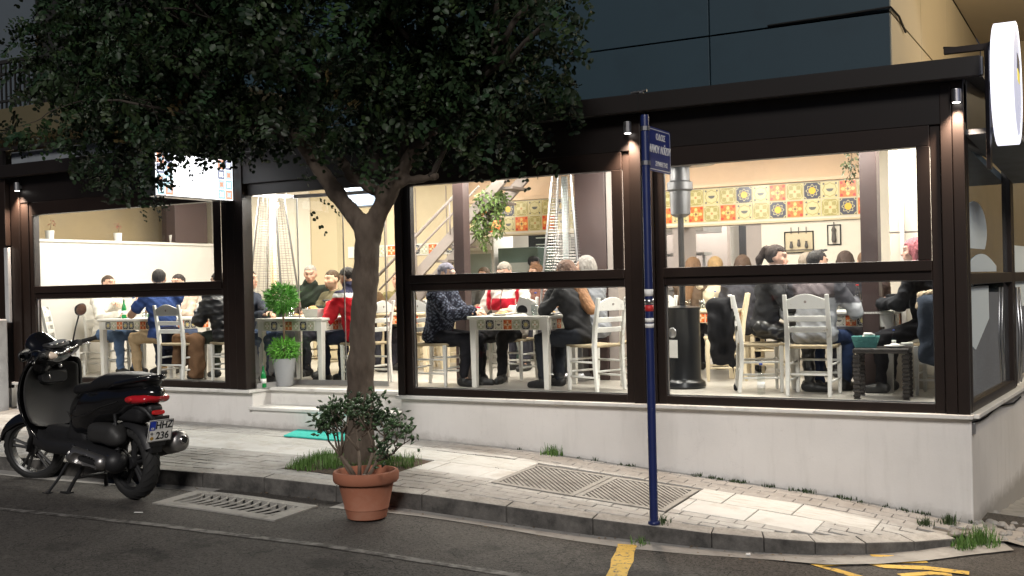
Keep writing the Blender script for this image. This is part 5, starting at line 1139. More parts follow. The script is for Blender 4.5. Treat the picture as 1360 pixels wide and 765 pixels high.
bk = ((-3.42, 3.25, 80, (.14, .075, .035), 'long', (.10, .07, .05), 'rear guest with straight brown hair seen from behind by the heater'), (-3.09, 3.3, 120, (.30, .19, .08), 'tied', (.55, .48, .36), 'rear guest with tied blond hair in a cream top'), (-2.69, 2.95, 100, (.07, .04, .025), 'bob', (.05, .05, .06), 'rear guest with dark bob left of the ponytailed woman'),
      (-1.95, 2.62, 60, (.28, .23, .18), 'buzz', (.10, .09, .09), 'rear guest with grey hair between the ponytailed woman and the striped-sweater man'), (-1.50, 2.72, 100, (.05, .03, .022), 'bob', (.04, .04, .05), 'rear guest with dark hair just right of the striped-sweater man'), (-1.34, 3.05, 110, (.16, .09, .05), 'short', (.08, .06, .06), 'rear guest with brown hair beside the dark column'))
for x, y, f, hc_, st, tc_, lb in bk: person(lb, (x, y), f, hair=hc_, style=st, top=tc_, h=.0155, seat=.48)
# ------------------------------------------------------------------ scooter
M_GB = mat('gloss_black', (.006, .006, .007), .16, spec=.5, coat=.6, var=(5, .3), rvar=.05)
M_SB = mat('satin_black', (.012, .012, .013), .5, var=(10, .2)); M_GREYP = mat('grey_plastic', (.022, .0215, .021), .55, var=(8, .15), bump=(120, .2, .002)); M_RUB = mat('tyre_rubber', (.014, .014, .014), .75, var=(20, .3))
M_SEATV = mat('seat_vinyl', (.010, .010, .011), .45, bump=(90, .25, .003)); M_ALU = mat('cast_aluminium', (.32, .31, .30), .38, metal=.9, var=(9, .25)); M_CHR = mat('chrome', (.52, .51, .50), .26, metal=1, var=(12, .1))
M_TAIL = mat('tail_light_red', (.42, .012, .018), .12, spec=.6, coat=.5); M_REFL = mat('reflector_red', (.5, .02, .02), .2); M_IND = mat('indicator_lens', (.75, .62, .50), .1, spec=.6)
SCO = thing('parked_scooter', 'black step-through scooter parked at the kerb with handlebars turned left', 'scooter', (-6.156, -2.683, RD(-6.156, -2.683)+.002), R(170.24))
AX0, AX1 = Vector((1.56, 0, .40)), Vector((1.27, 0, 1.18)); axd = (AX1-AX0).normalized()
ST = T(*AX0)@Matrix.Rotation(R(27), 4, axd)@T(*(-AX0))
STN = np.array(ST)
def steer(o): o.data.transform(ST); o.data.update(); return o
def wheel(xc, zc, Rr, hw, name, steered):
    prof = []
    for i in range(15):
        a = R(-108+216*i/14); prof.append((Rr-hw*.92+hw*.92*math.cos(a), hw*math.sin(a)))
    Mw = T(xc, 0, zc)@Matrix.Rotation(R(90), 4, 'X'); rin = Rr-hw*1.25
    ty = MB().lathe(prof+[(rin, hw*.6), (rin, -hw*.6)], 56, Mw, closed=True).obj('tyre', M_RUB, None, smooth=True)
    gv = MB()
    for i in range(26):
        a = 2*math.pi*i/26
        for sg in (-1, 1):
            pts_ = []
            for k in range(4):
                f = .15+.28*k; aa = a+sg*.0+.10*k; rr_ = Rr-hw*.92+hw*.92*math.cos(f*1.25)+.0012; pts_.append(Mw@Vector((rr_*math.cos(aa), rr_*math.sin(aa), sg*hw*math.sin(f*1.25))))
            gv.tube(pts_, .004, 4)
    gv = gv.obj('tread_grooves', M_BLACK, None)
    rim = MB().lathe([(rin+.012, hw*.72), (rin-.004, hw*.72), (rin-.018, hw*.5), (rin-.018, -hw*.5), (rin-.004, -hw*.72), (rin+.012, -hw*.72), (rin-.006, -hw*.3), (rin-.006, hw*.3)], 48, Mw, closed=True)
    rim.lathe([(.0, -hw*.7), (.05, -hw*.7), (.055, -hw*.5), (.055, hw*.5), (.05, hw*.7), (.0, hw*.7)], 20, Mw)
    for i in range(5):
        for da in (-.13, .13):
            a = 2*math.pi*i/5+.3; p = Mw@Vector((.045*math.cos(a+da*2), .045*math.sin(a+da*2), 0)); q = Mw@Vector(((rin-.01)*math.cos(a+da), (rin-.01)*math.sin(a+da), 0)); rim.tube([p, (p+q)/2, q], [.017, .013, .018], 8)
    rim = rim.obj('rim', mat('dark_rim', (.10, .10, .10), .4, metal=.8, var=(9, .2)) if steered else M_SB, None, auto=40)
    hub = MB().lathe([(.09, hw*.75), (.115, hw*.75), (.115, hw*.75+.005), (.09, hw*.75+.005)], 36, Mw, closed=True).obj('brake_disc', M_ALU, None)
    ro = bpy.data.objects.new(name, None); COL.objects.link(ro); ro.parent = SCO
    for o in (ty, rim, hub, gv):
        o.parent = ro
        if steered: steer(o)
    return ro
wheel(0, .309, .306, .070, 'rear_wheel', False); wheel(1.62, .306, .304, .056, 'front_wheel', True)
def part(name, mb, m, st=False, parent=SCO, **k):
    o = mb.obj(name, m, parent, **k)
    if st: steer(o)
    return o
def spart(name, prims, h, m, st=False, parent=SCO, **k):
    o = solidobj(name, prims, h, m, parent, **k)
    if st: steer(o)
    return o
# front fender
fr = []
for i in range(19):
    a = R(12+138*i/18); wv = .020+.058*min(1, (i+.5)/6)*min(1, (18.6-i)/3); rr_ = .345+.02*(1-min(1, i/5)); c = Vector((1.62+rr_*math.cos(a), 0, .306+rr_*math.sin(a))); rad = Vector((math.cos(a), 0, math.sin(a)))
    row = []
    for j in range(9):
        t_ = -1+2*j/8; row.append(c+Vector((0, wv*t_, 0))-rad*(.075*abs(t_)**2.2*wv/.078))
    fr.append(row+[p-rad*.006 for p in reversed(row)])
part('front_fender', MB().rings(fr), M_GB, True, auto=50)
# fork legs
f = MB()
for sy in (-1, 1): f.tube([(1.62, sy*.085, .306), (1.47, sy*.085, .66)], [.024, .02], 10)
part('fork', f, M_SB, True, smooth=True)
# leg shield (outer shell) and inner panel
def shield(xo, ws, th, zs, sweep=.12):
    rows = []
    for z, xc, hw in zs:
        fr_ = []; bk_ = []
        for j in range(13):
            t_ = -1+2*j/12; x = xc+xo-sweep*t_*t_; y = hw*ws*t_; fr_.append((x, y, z)); bk_.append((x-th*(1-.5*t_*t_), y*.985, z))
        rows.append(fr_+bk_[::-1])
    return MB().rings(rows)
ZS = [(.36, 1.24, .13), (.42, 1.32, .17), (.52, 1.40, .215), (.64, 1.45, .25), (.78, 1.47, .27), (.92, 1.45, .27), (1.04, 1.41, .25), (1.12, 1.36, .22), (1.16, 1.32, .17)]
o = part('leg_shield', shield(0, 1.16, .045, ZS), M_GB, smooth=True); o.modifiers.new('s', 'SUBSURF').render_levels = 1
o = part('inner_panel', shield(-.052, .98, .05, [(z, x-.012*(i < 3), w_) for i, (z, x, w_) in enumerate(ZS[2:8])], .08), M_GREYP, smooth=True); o.modifiers.new('s', 'SUBSURF').render_levels = 1
part('glovebox', MB().loft([(1.30, 0, .985, .13, .06, 4), (1.27, 0, .985, .135, .065, 4), (1.245, 0, .98, .12, .05, 4)]), M_SB, auto=50)
part('ignition_lock', MB().lathe([(.02, 0), (.022, .02), (.01, .025)], 14, T(1.27, -.06, 1.07)@Matrix.Rotation(R(-80), 4, 'Y')), M_CHR, smooth=True)
# front nose under the headset
part('front_nose', MB().loft([(1.30, 0, 1.02, .12, .10, 2.5), (1.40, 0, 1.0, .15, .14, 2.5), (1.50, 0, .92, .13, .16, 2.3), (1.56, 0, .82, .08, .12, 2), (1.58, 0, .76, .03, .05, 2)]), M_GB, smooth=True)
# floor and tunnel
part('floorboard', MB().loft([(.55, 0, .40, .17, .075, 4), (.75, 0, .385, .20, .07, 4), (1.05, 0, .385, .21, .07, 4), (1.28, 0, .42, .19, .08, 4), (1.36, 0, .47, .15, .08, 3)]), M_SB, auto=50)
spart('tunnel', [B((.95, 0, .46), (.35, .085, .09), .05), B((.72, 0, .54), (.14, .11, .12), .06)], .014, M_SB, k=.06)
# rear body
body = spart('side_panels', [E((.52, 0, .71), (.28, .19, .22)), E((.28, 0, .79), (.36, .21, .16)), E((.02, 0, .85), (.31, .18, .11)), E((-.20, 0, .90), (.20, .12, .07)), E((.70, 0, .64), (.15, .14, .19))], .0125, M_GB, k=.09, relax=5)
MB().tube([(.66, .165, .70), (.52, .188, .745), (.36, .192, .775)], [.003, .006, .003], 6).obj('emblem_strip', M_CHR, body, smooth=True)
# seat
part('seat', MB().loft([(-.30, 0, .985, .06, .02, 2.2), (-.27, 0, .985, .10, .045, 2.4), (-.15, 0, .99, .15, .065, 2.6), (.02, 0, .985, .175, .075, 2.8), (.20, 0, .975, .182, .078, 2.8), (.30, 0, .955, .18, .075, 2.8), (.40, 0, .925, .168, .058, 2.8), (.55, 0, .905, .16, .055, 2.8), (.70, 0, .895, .125, .05, 2.6), (.80, 0, .875, .075, .04, 2.4), (.85, 0, .855, .03, .02, 2)], 28), M_SEATV, smooth=True)
g = MB()
for sy in (-1, 1): g.tube([(.10, sy*.165, .94), (-.05, sy*.175, .975), (-.22, sy*.135, 1.005), (-.34, sy*.075, 1.025), (-.385, sy*.0, 1.03)], [.014, .018, .020, .020, .02], 10)
part('grab_rail', g, M_GB, smooth=True)
tl = spart('tail_light', [E((-.16, .095, .850), (.19, .066, .046)), E((-.16, -.095, .850), (.20, .068, .052)), E((-.30, 0, .860), (.085, .11, .046))], .009, M_TAIL, k=.03, relax=3)
spart('bulb_housing', [E((-.20, .155, .852), (.03, .014, .022))], .006, M_REFL, k=.01)
fr = []
for i in range(13):
    a = R(20+135*i/12); c = Vector((.36*math.cos(a), 0, .309+.36*math.sin(a))); rad = Vector((math.cos(a), 0, math.sin(a))); row = [c+Vector((0, .085*(-1+2*j/8), 0))-rad*(.05*abs(-1+2*j/8)**2.5) for j in range(9)]; fr.append(row+[p-rad*.006 for p in reversed(row)])
part('inner_fender', MB().rings(fr), M_SB, auto=50)
spart('tail_underside', [B((.02, 0, .72), (.26, .10, .07), .05), B((-.22, 0, .76), (.12, .07, .05), .04)], .014, M_SB, k=.05)
# rear mudguard, plate
part('rear_mudguard', MB().loft([(-.12, 0, .80, .11, .035, 3), (-.22, 0, .785, .10, .035, 3), (-.30, 0, .745, .075, .03, 3), (-.345, 0, .69, .055, .03, 3)]), M_SB, auto=50)
PM = T(-.375, 0, .60)@Matrix.Rotation(R(-17), 4, 'Y')
part('plate_bracket', MB().box(-.006, .012, -.07, .07, -.14, .12, PM).box(-.0, .12, -.05, .05, -.20, -.02, PM), M_SB, bevel=.006)
part('rear_reflector', MB().loft([(-.375, 0, .742, .05, .016, 4), (-.362, 0, .742, .055, .019, 4), (-.35, 0, .742, .055, .019, 4)]), M_REFL, auto=50)
M_PLATEW = mat('plate_white', (.74, .73, .70), .4, var=(14, .05)); M_INK = mat('plate_ink', (.01, .01, .012), .5)
pl = part('number_plate', MB().box(-.010, -.007, -.112, .112, -.095, .095, PM), M_PLATEW, bevel=.003)
TX = PM@T(-.0105, 0, 0)@Matrix(((0, 0, -1, 0), (-1, 0, 0, 0), (0, 1, 0, 0), (0, 0, 0, 1)))
rim_ = MB(); e_ = .0035
for a, b, c, d in ((-.108, .108, .087, .0905), (-.108, .108, -.0905, -.087), (-.108, -.1045, -.087, .087), (.1045, .108, -.087, .087)): rim_.box(a, b, c, d, 0, .0012, TX)
rim_.obj('plate_border', M_INK, pl)
textobj('plate_lettering', 'HHZ', .088, M_INK, pl, TX@T(.026, .045, 0), squeeze=.84); textobj('plate_lettering', '236', .088, M_INK, pl, TX@T(.022, -.045, 0), squeeze=.92)
MB().box(-.103, -.052, .008, .084, 0, .0012, TX).obj('blue_band', mat('euro_blue', (.02, .05, .40), .4), pl)
MB().lathe([(.011, 0), (.011, .0012)], 14, TX@T(-.078, -.022, 0)).obj('plate_seal', M_STEEL, pl); MB().lathe([(.015, 0), (.015, .0012)], 14, TX@T(-.072, -.062, 0)).obj('plate_sticker', mat('sticker_gold', (.45, .27, .05), .5), pl)
textobj('plate_lettering', 'GR', .026, M_PLATEW, pl, TX@T(-.078, .022, .0008), squeeze=.9)
# engine, transmission
spart('transmission_case', [C((.05, .155, .325), (.55, .165, .36), .085, .10), C((.05, .13, .325), (.55, .13, .36), .09, .11)], .011, M_SB, k=.03, relax=2)
spart('case_cover', [C((.10, .238, .33), (.50, .252, .365), .058, .072)], .009, M_ALU, k=.02, neg=[C((.14, .258, .325), (.40, .30, .34), .045, .052), E((.52, .30, .40), (.05, .06, .05))], relax=1)
part('chrome_ring', MB().lathe([(.062, -.012), (.070, -.006), (.070, .006), (.062, .012)], 28, T(.06, .205, .325)@Matrix.Rotation(R(90), 4, 'X')@Matrix.Rotation(R(0), 4, 'Y')), M_CHR, smooth=True)
spart('air_filter_box', [B((.20, .12, .55), (.20, .09, .085), .06), B((.05, .13, .52), (.1, .06, .06), .05)], .013, M_GREYP, k=.05, relax=2)
spart('engine_block', [B((.42, 0, .34), (.18, .11, .12), .04), C((.3, 0, .45), (.6, 0, .5), .09)], .015, M_SB, k=.03)
for sy in (-1, 1):
    sp_ = MB()
    for i in range(7): sp_.lathe([(.020, 0), (.030, .010), (.020, .02)], 12, T(.02, sy*.135, .42)@Matrix.Rotation(R(12), 4, 'Y')@T(0, 0, .035*i))
    sp_.tube([(.0, sy*.135, .36), (.06, sy*.135, .72)], .014, 8); part('rear_shock', sp_, M_SB, smooth=True)
# muffler on the far side
mu = part('muffler', MB().tube([(.40, -.20, .30), (.25, -.215, .34), (.10, -.22, .39), (-.27, -.225, .47), (-.32, -.225, .483)], [.03, .07, .088, .086, .074], 22), M_SB, smooth=True)
MB().tube([(-.18, -.2245, .450), (-.315, -.2255, .482), (-.352, -.2258, .489)], [.091, .090, .060], 22).obj('end_cone', M_ALU, mu, smooth=True)
MB().tube([(-.33, -.2255, .484), (-.378, -.2258, .496)], [.034, .034], 18).obj('tail_pipe', M_CHR, mu, smooth=True)
MB().tube([(-.350, -.2258, .4890), (-.3795, -.2258, .4965)], [.028, .028], 16).obj('pipe_bore', M_BLACK, mu)
# stands
s_ = MB()
for sy in (-1, 1): s_.tube([(.60, sy*.11, .24), (.70, sy*.15, .10), (.74, sy*.18, .012)], [.018, .016, .018], 8)
s_.tube([(.66, -.14, .14), (.66, .14, .14)], .014, 8); s_.box(.70, .82, .15, .21, .0, .018); s_.box(.70, .82, -.21, -.15, .0, .018); part('centre_stand', s_, M_SB, auto=40)
part('side_stand', MB().tube([(.80, .14, .26), (.86, .20, .12), (.90, .27, .015)], [.014, .012, .012], 8).box(.86, .95, .25, .30, .0, .012), M_SB, auto=40)
# headset (steered)
spart('headset', [E((1.27, 0, 1.18), (.15, .22, .10)), E((1.36, 0, 1.22), (.12, .17, .13)), E((1.22, .18, 1.20), (.09, .09, .06)), E((1.22, -.18, 1.20), (.09, .09, .06)), E((1.40, 0, 1.29), (.07, .15, .10)), E((1.33, .12, 1.12), (.10, .09, .10))], .011, M_GB, True, k=.05, relax=3)
part('instrument_panel', MB().loft([(1.14, 0, 1.255, .08, .012, 3), (1.18, 0, 1.262, .125, .016, 3), (1.26, 0, 1.278, .13, .016, 3), (1.30, 0, 1.285, .09, .010, 3)]), M_GREYP, True, smooth=True)
for dy, r_ in ((.07, .040), (-.07, .040), (0, .048)):
    d_ = part('gauge', MB().lathe([(r_, 0), (r_*1.05, .008), (r_*.9, .012)], 22, T(1.20, dy, 1.277)@Matrix.Rotation(R(-8), 4, 'Y')), M_CHR, True, smooth=True)
    steer(MB().lathe([(r_*.88, .0125), (r_*.88, .0135)], 22, T(1.20, dy, 1.277)@Matrix.Rotation(R(-8), 4, 'Y')).obj('dial', mat('dial_face', (.25, .26, .27), .15, spec=.6), d_))
part('fly_screen', MB().loft([(1.43, 0, 1.30, .13, .05, 2.2), (1.41, 0, 1.345, .11, .03, 2.2), (1.385, 0, 1.37, .07, .012, 2.2)]), M_GB, True, smooth=True)
part('headlight', MB().lathe([(.001, .05), (.05, .045), (.085, .02), (.09, 0)], 24, T(1.44, 0, 1.19)@Matrix.Rotation(R(80), 4, 'Y')), M_IND, True, smooth=True)
for sy in (-1, 1):
    part('handlebar', MB().tube([(1.22, sy*.15, 1.205), (1.17, sy*.26, 1.225), (1.12, sy*.33, 1.232)], .014, 8), M_CHR, True, smooth=True)
    part('grip', MB().tube([(1.165, sy*.265, 1.226), (1.085, sy*.385, 1.236), (1.08, sy*.392, 1.236)], [.020, .020, .024], 12), M_RUB, True, smooth=True)
    part('switch_pod', MB().loft([(1.14, sy*.235, 1.225, .035, .028, 3), (1.17, sy*.235, 1.225, .04, .034, 3), (1.21, sy*.235, 1.225, .035, .028, 3)]), M_SB, True, auto=50)
    part('brake_lever', MB().tube([(1.20, sy*.23, 1.22), (1.225, sy*.29, 1.205), (1.18, sy*.38, 1.19), (1.165, sy*.42, 1.185)], [.011, .009, .007, .009], 8), M_CHR, True, smooth=True)
    part('front_indicator', MB().loft([(1.10, sy*.185, 1.195, .02, .015, 2), (1.13, sy*.195, 1.20, .035, .035, 2), (1.18, sy*.20, 1.21, .03, .04, 2)]), M_IND, True, smooth=True) if sy > 0 else None
    part('mirror_stem', MB().tube([(1.20, sy*.21, 1.235), (1.19, sy*.27, 1.36), (1.17, sy*.33, 1.48)], .007, 8), M_SB, True, smooth=True) if sy < 0 else part('mirror_stem', MB().tube([(1.20, .21, 1.235), (1.24, .27, 1.27), (1.26, .33, 1.26)], .007, 8), M_SB, True, smooth=True)
    mc = Vector((1.17, sy*.36, 1.515)) if sy < 0 else Vector((1.27, .37, 1.25))
    mi = part('mirror', MB().loft([(mc.x+.03, mc.y, mc.z, .04, .03, 2.4), (mc.x+.012, mc.y, mc.z, .078, .050, 2.4), (mc.x-.004, mc.y, mc.z, .084, .056, 2.4)]), M_SB, True, smooth=True)
    steer(MB().loft([(mc.x-.0045, mc.y, mc.z, .078, .050, 2.4), (mc.x-.006, mc.y, mc.z, .076, .048, 2.4)]).obj('mirror_glass', mat('mirror_face', (.30, .31, .33), .06, metal=1), mi))
part('hook', MB().tube([(1.26, .06, 1.02), (1.22, .06, 1.0), (1.215, .06, .97), (1.235, .06, .955)], .006, 6), M_CHR, smooth=True)

cbl = MB()
for y0, y1 in ((.22, .06), (-.22, -.06), (.20, .03)): cbl.tube([ST@Vector((1.20, y0, 1.21)), ST@Vector((1.34, y0*.8, 1.16)), Vector((1.40, y1, 1.05)), Vector((1.42, y1, .95))], .006, 6)
cbl.obj('control_cables', M_RUB, SCO, smooth=True)
sm = MB()
for sy in (-1, 1): sm.tube([(.80, sy*.135, .70), (.62, sy*.205, .66), (.40, sy*.216, .70), (.15, sy*.205, .78), (-.05, sy*.180, .83)], .0035, 5)
sm.obj('panel_seam', M_BLACK, SCO, smooth=True)
bl = MB()
for x_, y_, z_ in ((.10, .29, .36), (.30, .30, .42), (.52, .30, .44), (.55, .30, .31), (.20, .29, .27)): bl.lathe([(.010, 0), (.010, .008), (.006, .010)], 8, T(x_, y_-.06, z_)@Matrix.Rotation(R(-90), 4, 'X'))
tag(bl.obj('case_bolts', M_CHR, SCO), kind='stuff')
# ------------------------------------------------------------------ street tree
M_BARK = mat('bark', (.092, .071, .054), .9, var=(9, .35), var2=(7, (.055, .04, .03), .5, .7), bump=(24, .8, .012), stretch=(1, 1, .35))
M_LEAF = mat('tree_leaf', None, .5, attr=True, spec=.22)
TREE = thing('street_tree', 'dark broadleaf street tree with forked trunk shading the terrace', 'tree', (0, 0, 0))
TB = Vector((-4.95, -1.2, G(-4.95, -1.2)-.05))
tr = MB()
def limb(pts_, rad, n=10):
    P_ = [Vector(p) for p in pts_]; out = []; rd = []
    for i in range(len(P_)-1):
        for k in range(4):
            t_ = k/4; p0 = P_[max(i-1, 0)]; p1 = P_[i]; p2 = P_[i+1]; p3 = P_[min(i+2, len(P_)-1)]
            out.append(.5*((2*p1)+(p2-p0)*t_+(2*p0-5*p1+4*p2-p3)*t_**2+(3*p1-p0-3*p2+p3)*t_**3)); rd.append(rad[i]+(rad[i+1]-rad[i])*t_)
    out.append(P_[-1]); rd.append(rad[-1])
    out = [p+Vector((random.gauss(0, .05*r_), random.gauss(0, .05*r_), 0)) for p, r_ in zip(out, rd)]
    tr.tube(out, rd, n)
trunk_prims = [C((-4.97, -1.2, -.6), (-4.96, -1.2, -.38), 0.168, 0.130), C((-4.96, -1.2, -.40), (-4.92, -1.2, .4), 0.128, 0.113), C((-4.92, -1.2, .4), (-4.85, -1.2, 1.15), 0.113, 0.108), C((-4.85, -1.2, 1.15), (-4.80, -1.2, 1.62), 0.108, 0.109),
               C((-4.82, -1.2, 1.58), (-5.15, -1.2, 1.95), 0.084, 0.071), C((-5.15, -1.2, 1.95), (-5.55, -1.25, 2.5), 0.071, 0.063), C((-4.78, -1.2, 1.58), (-4.58, -1.2, 1.92), 0.084, 0.076), C((-4.58, -1.2, 1.92), (-4.25, -1.22, 2.3), 0.071, 0.059), C((-4.60, -1.2, 1.88), (-5.0, -1.15, 2.1), 0.059, 0.050), C((-5.0, -1.15, 2.1), (-5.5, -1.05, 2.55), 0.050, 0.042), C((-4.5, -1.2, 2.0), (-4.05, -1.25, 2.02), 0.042, 0.029)]
solidobj('trunk', trunk_prims, .018, M_BARK, TREE, k=.06, fn=lambda S, X, Y, Z: S+.008*np.sin(Z*14+X*30)*np.sin(np.arctan2(Y+1.2, X+4.9)*5+Z*3)+.004*np.sin(Z*47)*np.sin(X*60+Y*40))
ends = []
def branch(p, d, L, r_, depth):
    p = Vector(p); d = Vector(d).normalized(); pts_ = [p]; q = p
    for i in range(4):
        d = (d+Vector((random.gauss(0, .18), random.gauss(0, .18), random.gauss(.02, .12)))).normalized(); q = q+d*L/4; pts_.append(q)
    limb(pts_, [r_, r_*.85, r_*.7, r_*.58, r_*.45], 7 if depth < 2 else 5)
    if depth >= 3:
        if -8.2 < q.x < -3.3 and q.z > 2.5+.25*max(0, q.x+4.6) and -2.6 < q.y < .2: ends.append(q)
        return
    if q.x > -3.1 or q.z < 2.2: ends.append(q) if q.z > 2.5 else None
    if q.x > -3.1: return
    for k in range(3 if depth < 2 else 2):
        nd_ = (d+Vector((random.gauss(0, .7), random.gauss(0, .55), random.gauss(.12, .45)))).normalized(); branch(pts_[random.choice((2, 3, 4))], nd_, L*random.uniform(.6, .85), r_*.5, depth+1)
for p, d, L, r_ in (((-5.5, -1.24, 2.45), (-.9, -.1, .6), 1.3, .07), ((-5.4, -1.1, 2.4), (-.5, .3, .9), 1.3, .06), ((-4.28, -1.22, 2.28), (.8, -.1, .6), 1.2, .065), ((-4.4, -1.2, 2.2), (.2, -.4, 1), 1.3, .055), ((-5.4, -1.1, 2.5), (-.1, -.6, 1), 1.3, .055), ((-4.1, -1.25, 2.02), (.7, 0, .8), .7, .03), ((-5.45, -1.2, 2.4), (-1, -.3, .35), 1.3, .05), ((-4.7, -1.2, 2.1), (-.1, .2, 1), 1.6, .06)): branch(p, d, L, r_, 0)
tr.obj('branches', mat('twig_bark', (.035, .028, .022), .9, var=(12, .3)), TREE, smooth=True)
# crown: drooping pinnate twigs through uneven masses (gaps between them)
BL = [((-5.1, -1.2, 3.5), (1.9, 1.25, 1.05)), ((-6.6, -1.2, 3.35), (1.5, 1.1, .9)), ((-7.6, -1.1, 3.3), (1.0, .85, .75)), ((-8.3, -1.1, 3.5), (.75, .6, .6)), ((-3.85, -1.2, 3.35), (1.05, 1.0, .95)), ((-3.32, -1.15, 2.75), (.45, .6, .55)), ((-5.9, -1.25, 2.72), (.9, .7, .3)), ((-6.9, -1.2, 2.75), (.75, .6, .3)), ((-7.75, -1.2, 2.5), (.4, .4, .38)), ((-4.2, -1.35, 2.5), (.75, .6, .40)), ((-3.6, -1.2, 2.42), (.3, .4, .26)), ((-3.18, -1.2, 2.28), (.16, .2, .25)), ((-5.2, -1.4, 4.6), (2.6, 1.4, .7)), ((-8.15, -1.15, 2.75), (.55, .5, .45)), ((-8.9, -1.1, 3.6), (.5, .5, .5)), ((-7.3, -1.25, 4.1), (1.4, 1.0, .6)), ((-4.75, -1.5, 2.62), (.6, .4, .35)), ((-5.42, -1.3, 1.92), (.15, .12, .2)), ((-7.5, -1.2, 2.15), (.14, .15, .22))]
def twigs(n, base):
    vol = np.array([b[1][0]*b[1][1]*b[1][2] for b in BL]); vol = vol**.8; vol[:] = vol/vol.sum()
    Vs, Cs = [], []; k_l = 0
    tw = MB()
    for i in range(n):
        b = BL[rng.choice(len(BL), p=vol)] if i % 5 else (np.array(ends[int(rng.integers(len(ends)))]), (.22, .22, .16)); d = rng.normal(size=3); d /= np.linalg.norm(d); f = rng.uniform(.15, 1.0)**.5
        if rng.random() < .12: f *= rng.uniform(1.05, 1.35)
        c = np.array(b[0])+d*np.array(b[1])*f
        # clumpiness: keep by a smooth field so that dark gaps remain
        fld = math.sin(c[0]*3.1+1.3*math.sin(c[2]*2.2))*math.sin(c[1]*3.4+c[2]*1.9)*math.sin(c[2]*3.7+c[0])
        if fld < -.12 and rng.random() < .85: continue
        ax = d*np.array([.6, .6, .25])+rng.normal(size=3)*.45+np.array([0, 0, -.35]); ax /= np.linalg.norm(ax)
        sd_ = np.cross(ax, rng.normal(size=3)); sd_ /= np.linalg.norm(sd_); L = rng.uniform(.14, .26); npair = int(rng.integers(4, 7)); tone = rng.uniform(.45, 1.6); lsz = rng.choice((.75, 1., 1.3))
        colr = np.array(base)*tone*np.array([rng.uniform(.8, 1.25), 1, rng.uniform(.7, 1.2)])
        if rng.random() < .004: colr = np.array((.16, .12, .05))
        for j in range(npair):
            t_ = (j+.5)/npair; p = c+ax*L*t_+np.array([0, 0, -.05*t_*t_])
            for sg in (-1, 1):
                dr_ = sd_*sg*.85+ax*.45+rng.normal(size=3)*.22; dr_ /= np.linalg.norm(dr_); s2 = np.cross(dr_, np.cross(sd_, ax)+rng.normal(size=3)*.35); s2 /= np.linalg.norm(s2); ll = rng.uniform(.036, .058)*lsz; ww = ll*rng.uniform(.62, .8); nn = np.cross(s2, dr_)*ll*.10
                Vs.append(np.stack([p, p+dr_*ll*.28+s2*ww*.46+nn, p+dr_*ll*.72+s2*ww*.44+nn, p+dr_*ll, p+dr_*ll*.72-s2*ww*.44+nn, p+dr_*ll*.28-s2*ww*.46+nn])); Cs.append(colr*rng.uniform(.8, 1.2))
    V = np.concatenate(Vs); k = len(Vs); i = np.arange(k)[:, None]*6; Fq = np.concatenate([i+np.array([[0, 1, 2, 3]]), i+np.array([[0, 3, 4, 5]])])
    return V, Fq, np.repeat(np.array(Cs), 6, 0)
V, Fq, cc = twigs(14500, (.0125, .0255, .010))
tag(link('crown', npmesh('crown', V, Fq, cc), M_LEAF, TREE), kind='stuff')
# ------------------------------------------------------------------ terracotta pot with jade plant
PX, PY = -4.05, -2.33; PZ = RD(PX, PY)+.004
M_TERRA = mat('terracotta', (.30, .115, .066), .85, var=(5, .15), var2=(3, (.35, .18, .12), .5, .8), bump=(50, .2, .003))
t = thing('terracotta_planter', 'large terracotta pot with a bushy jade plant standing on the road by the kerb', 'potted plant', (PX, PY, PZ), 0)
MB().lathe([(.135, 0), (.150, .008), (.165, .075), (.170, .078), (.172, .086), (.170, .092), (.212, .275), (.238, .278), (.250, .295), (.252, .345), (.244, .362), (.222, .365), (.212, .345), (.205, .29), (.001, .285)], 40).obj('pot', M_TERRA, t, auto=35)
MB().lathe([(.20, .286), (.12, .30), (.001, .305)], 20).obj('soil', M_SOIL, t, smooth=True)
MB().box(-.03, .17, -.12, .0, .315, .33, rotz(.2)).obj('tile_shard', M_CONC, t, bevel=.004)
jb = MB(); je = []
def jst(p, d, L, r_, dp):
    p = Vector(p); d = Vector(d).normalized(); m1 = p+d*L*.5+Vector((random.gauss(0, .02), random.gauss(0, .02), .01)); q = m1+(d+Vector((random.gauss(0, .3), random.gauss(0, .3), .25))).normalized()*L*.5
    jb.tube([p, m1, q], [r_, r_*.85, r_*.65], 8)
    if dp == 3: je.append(q); return
    for _ in range(3 if dp < 2 else 2): jst(q, d+Vector((random.gauss(0, .6), random.gauss(0, .6), random.gauss(.25, .35))), L*random.uniform(.6, .85), r_*.6, dp+1)
for d in ((-.8, 0, .75), (-.15, .1, 1), (.8, .05, .55), (-.35, -.35, .9), (.35, .25, .8)): jst((-.06+d[0]*.05, d[1]*.05, .29), d, .21, .017, 0)
jb.obj('stems', mat('jade_stem', (.13, .10, .075), .8, var=(15, .3), bump=(40, .4, .006)), t, smooth=True)
V = []; Fq = []; cs = []
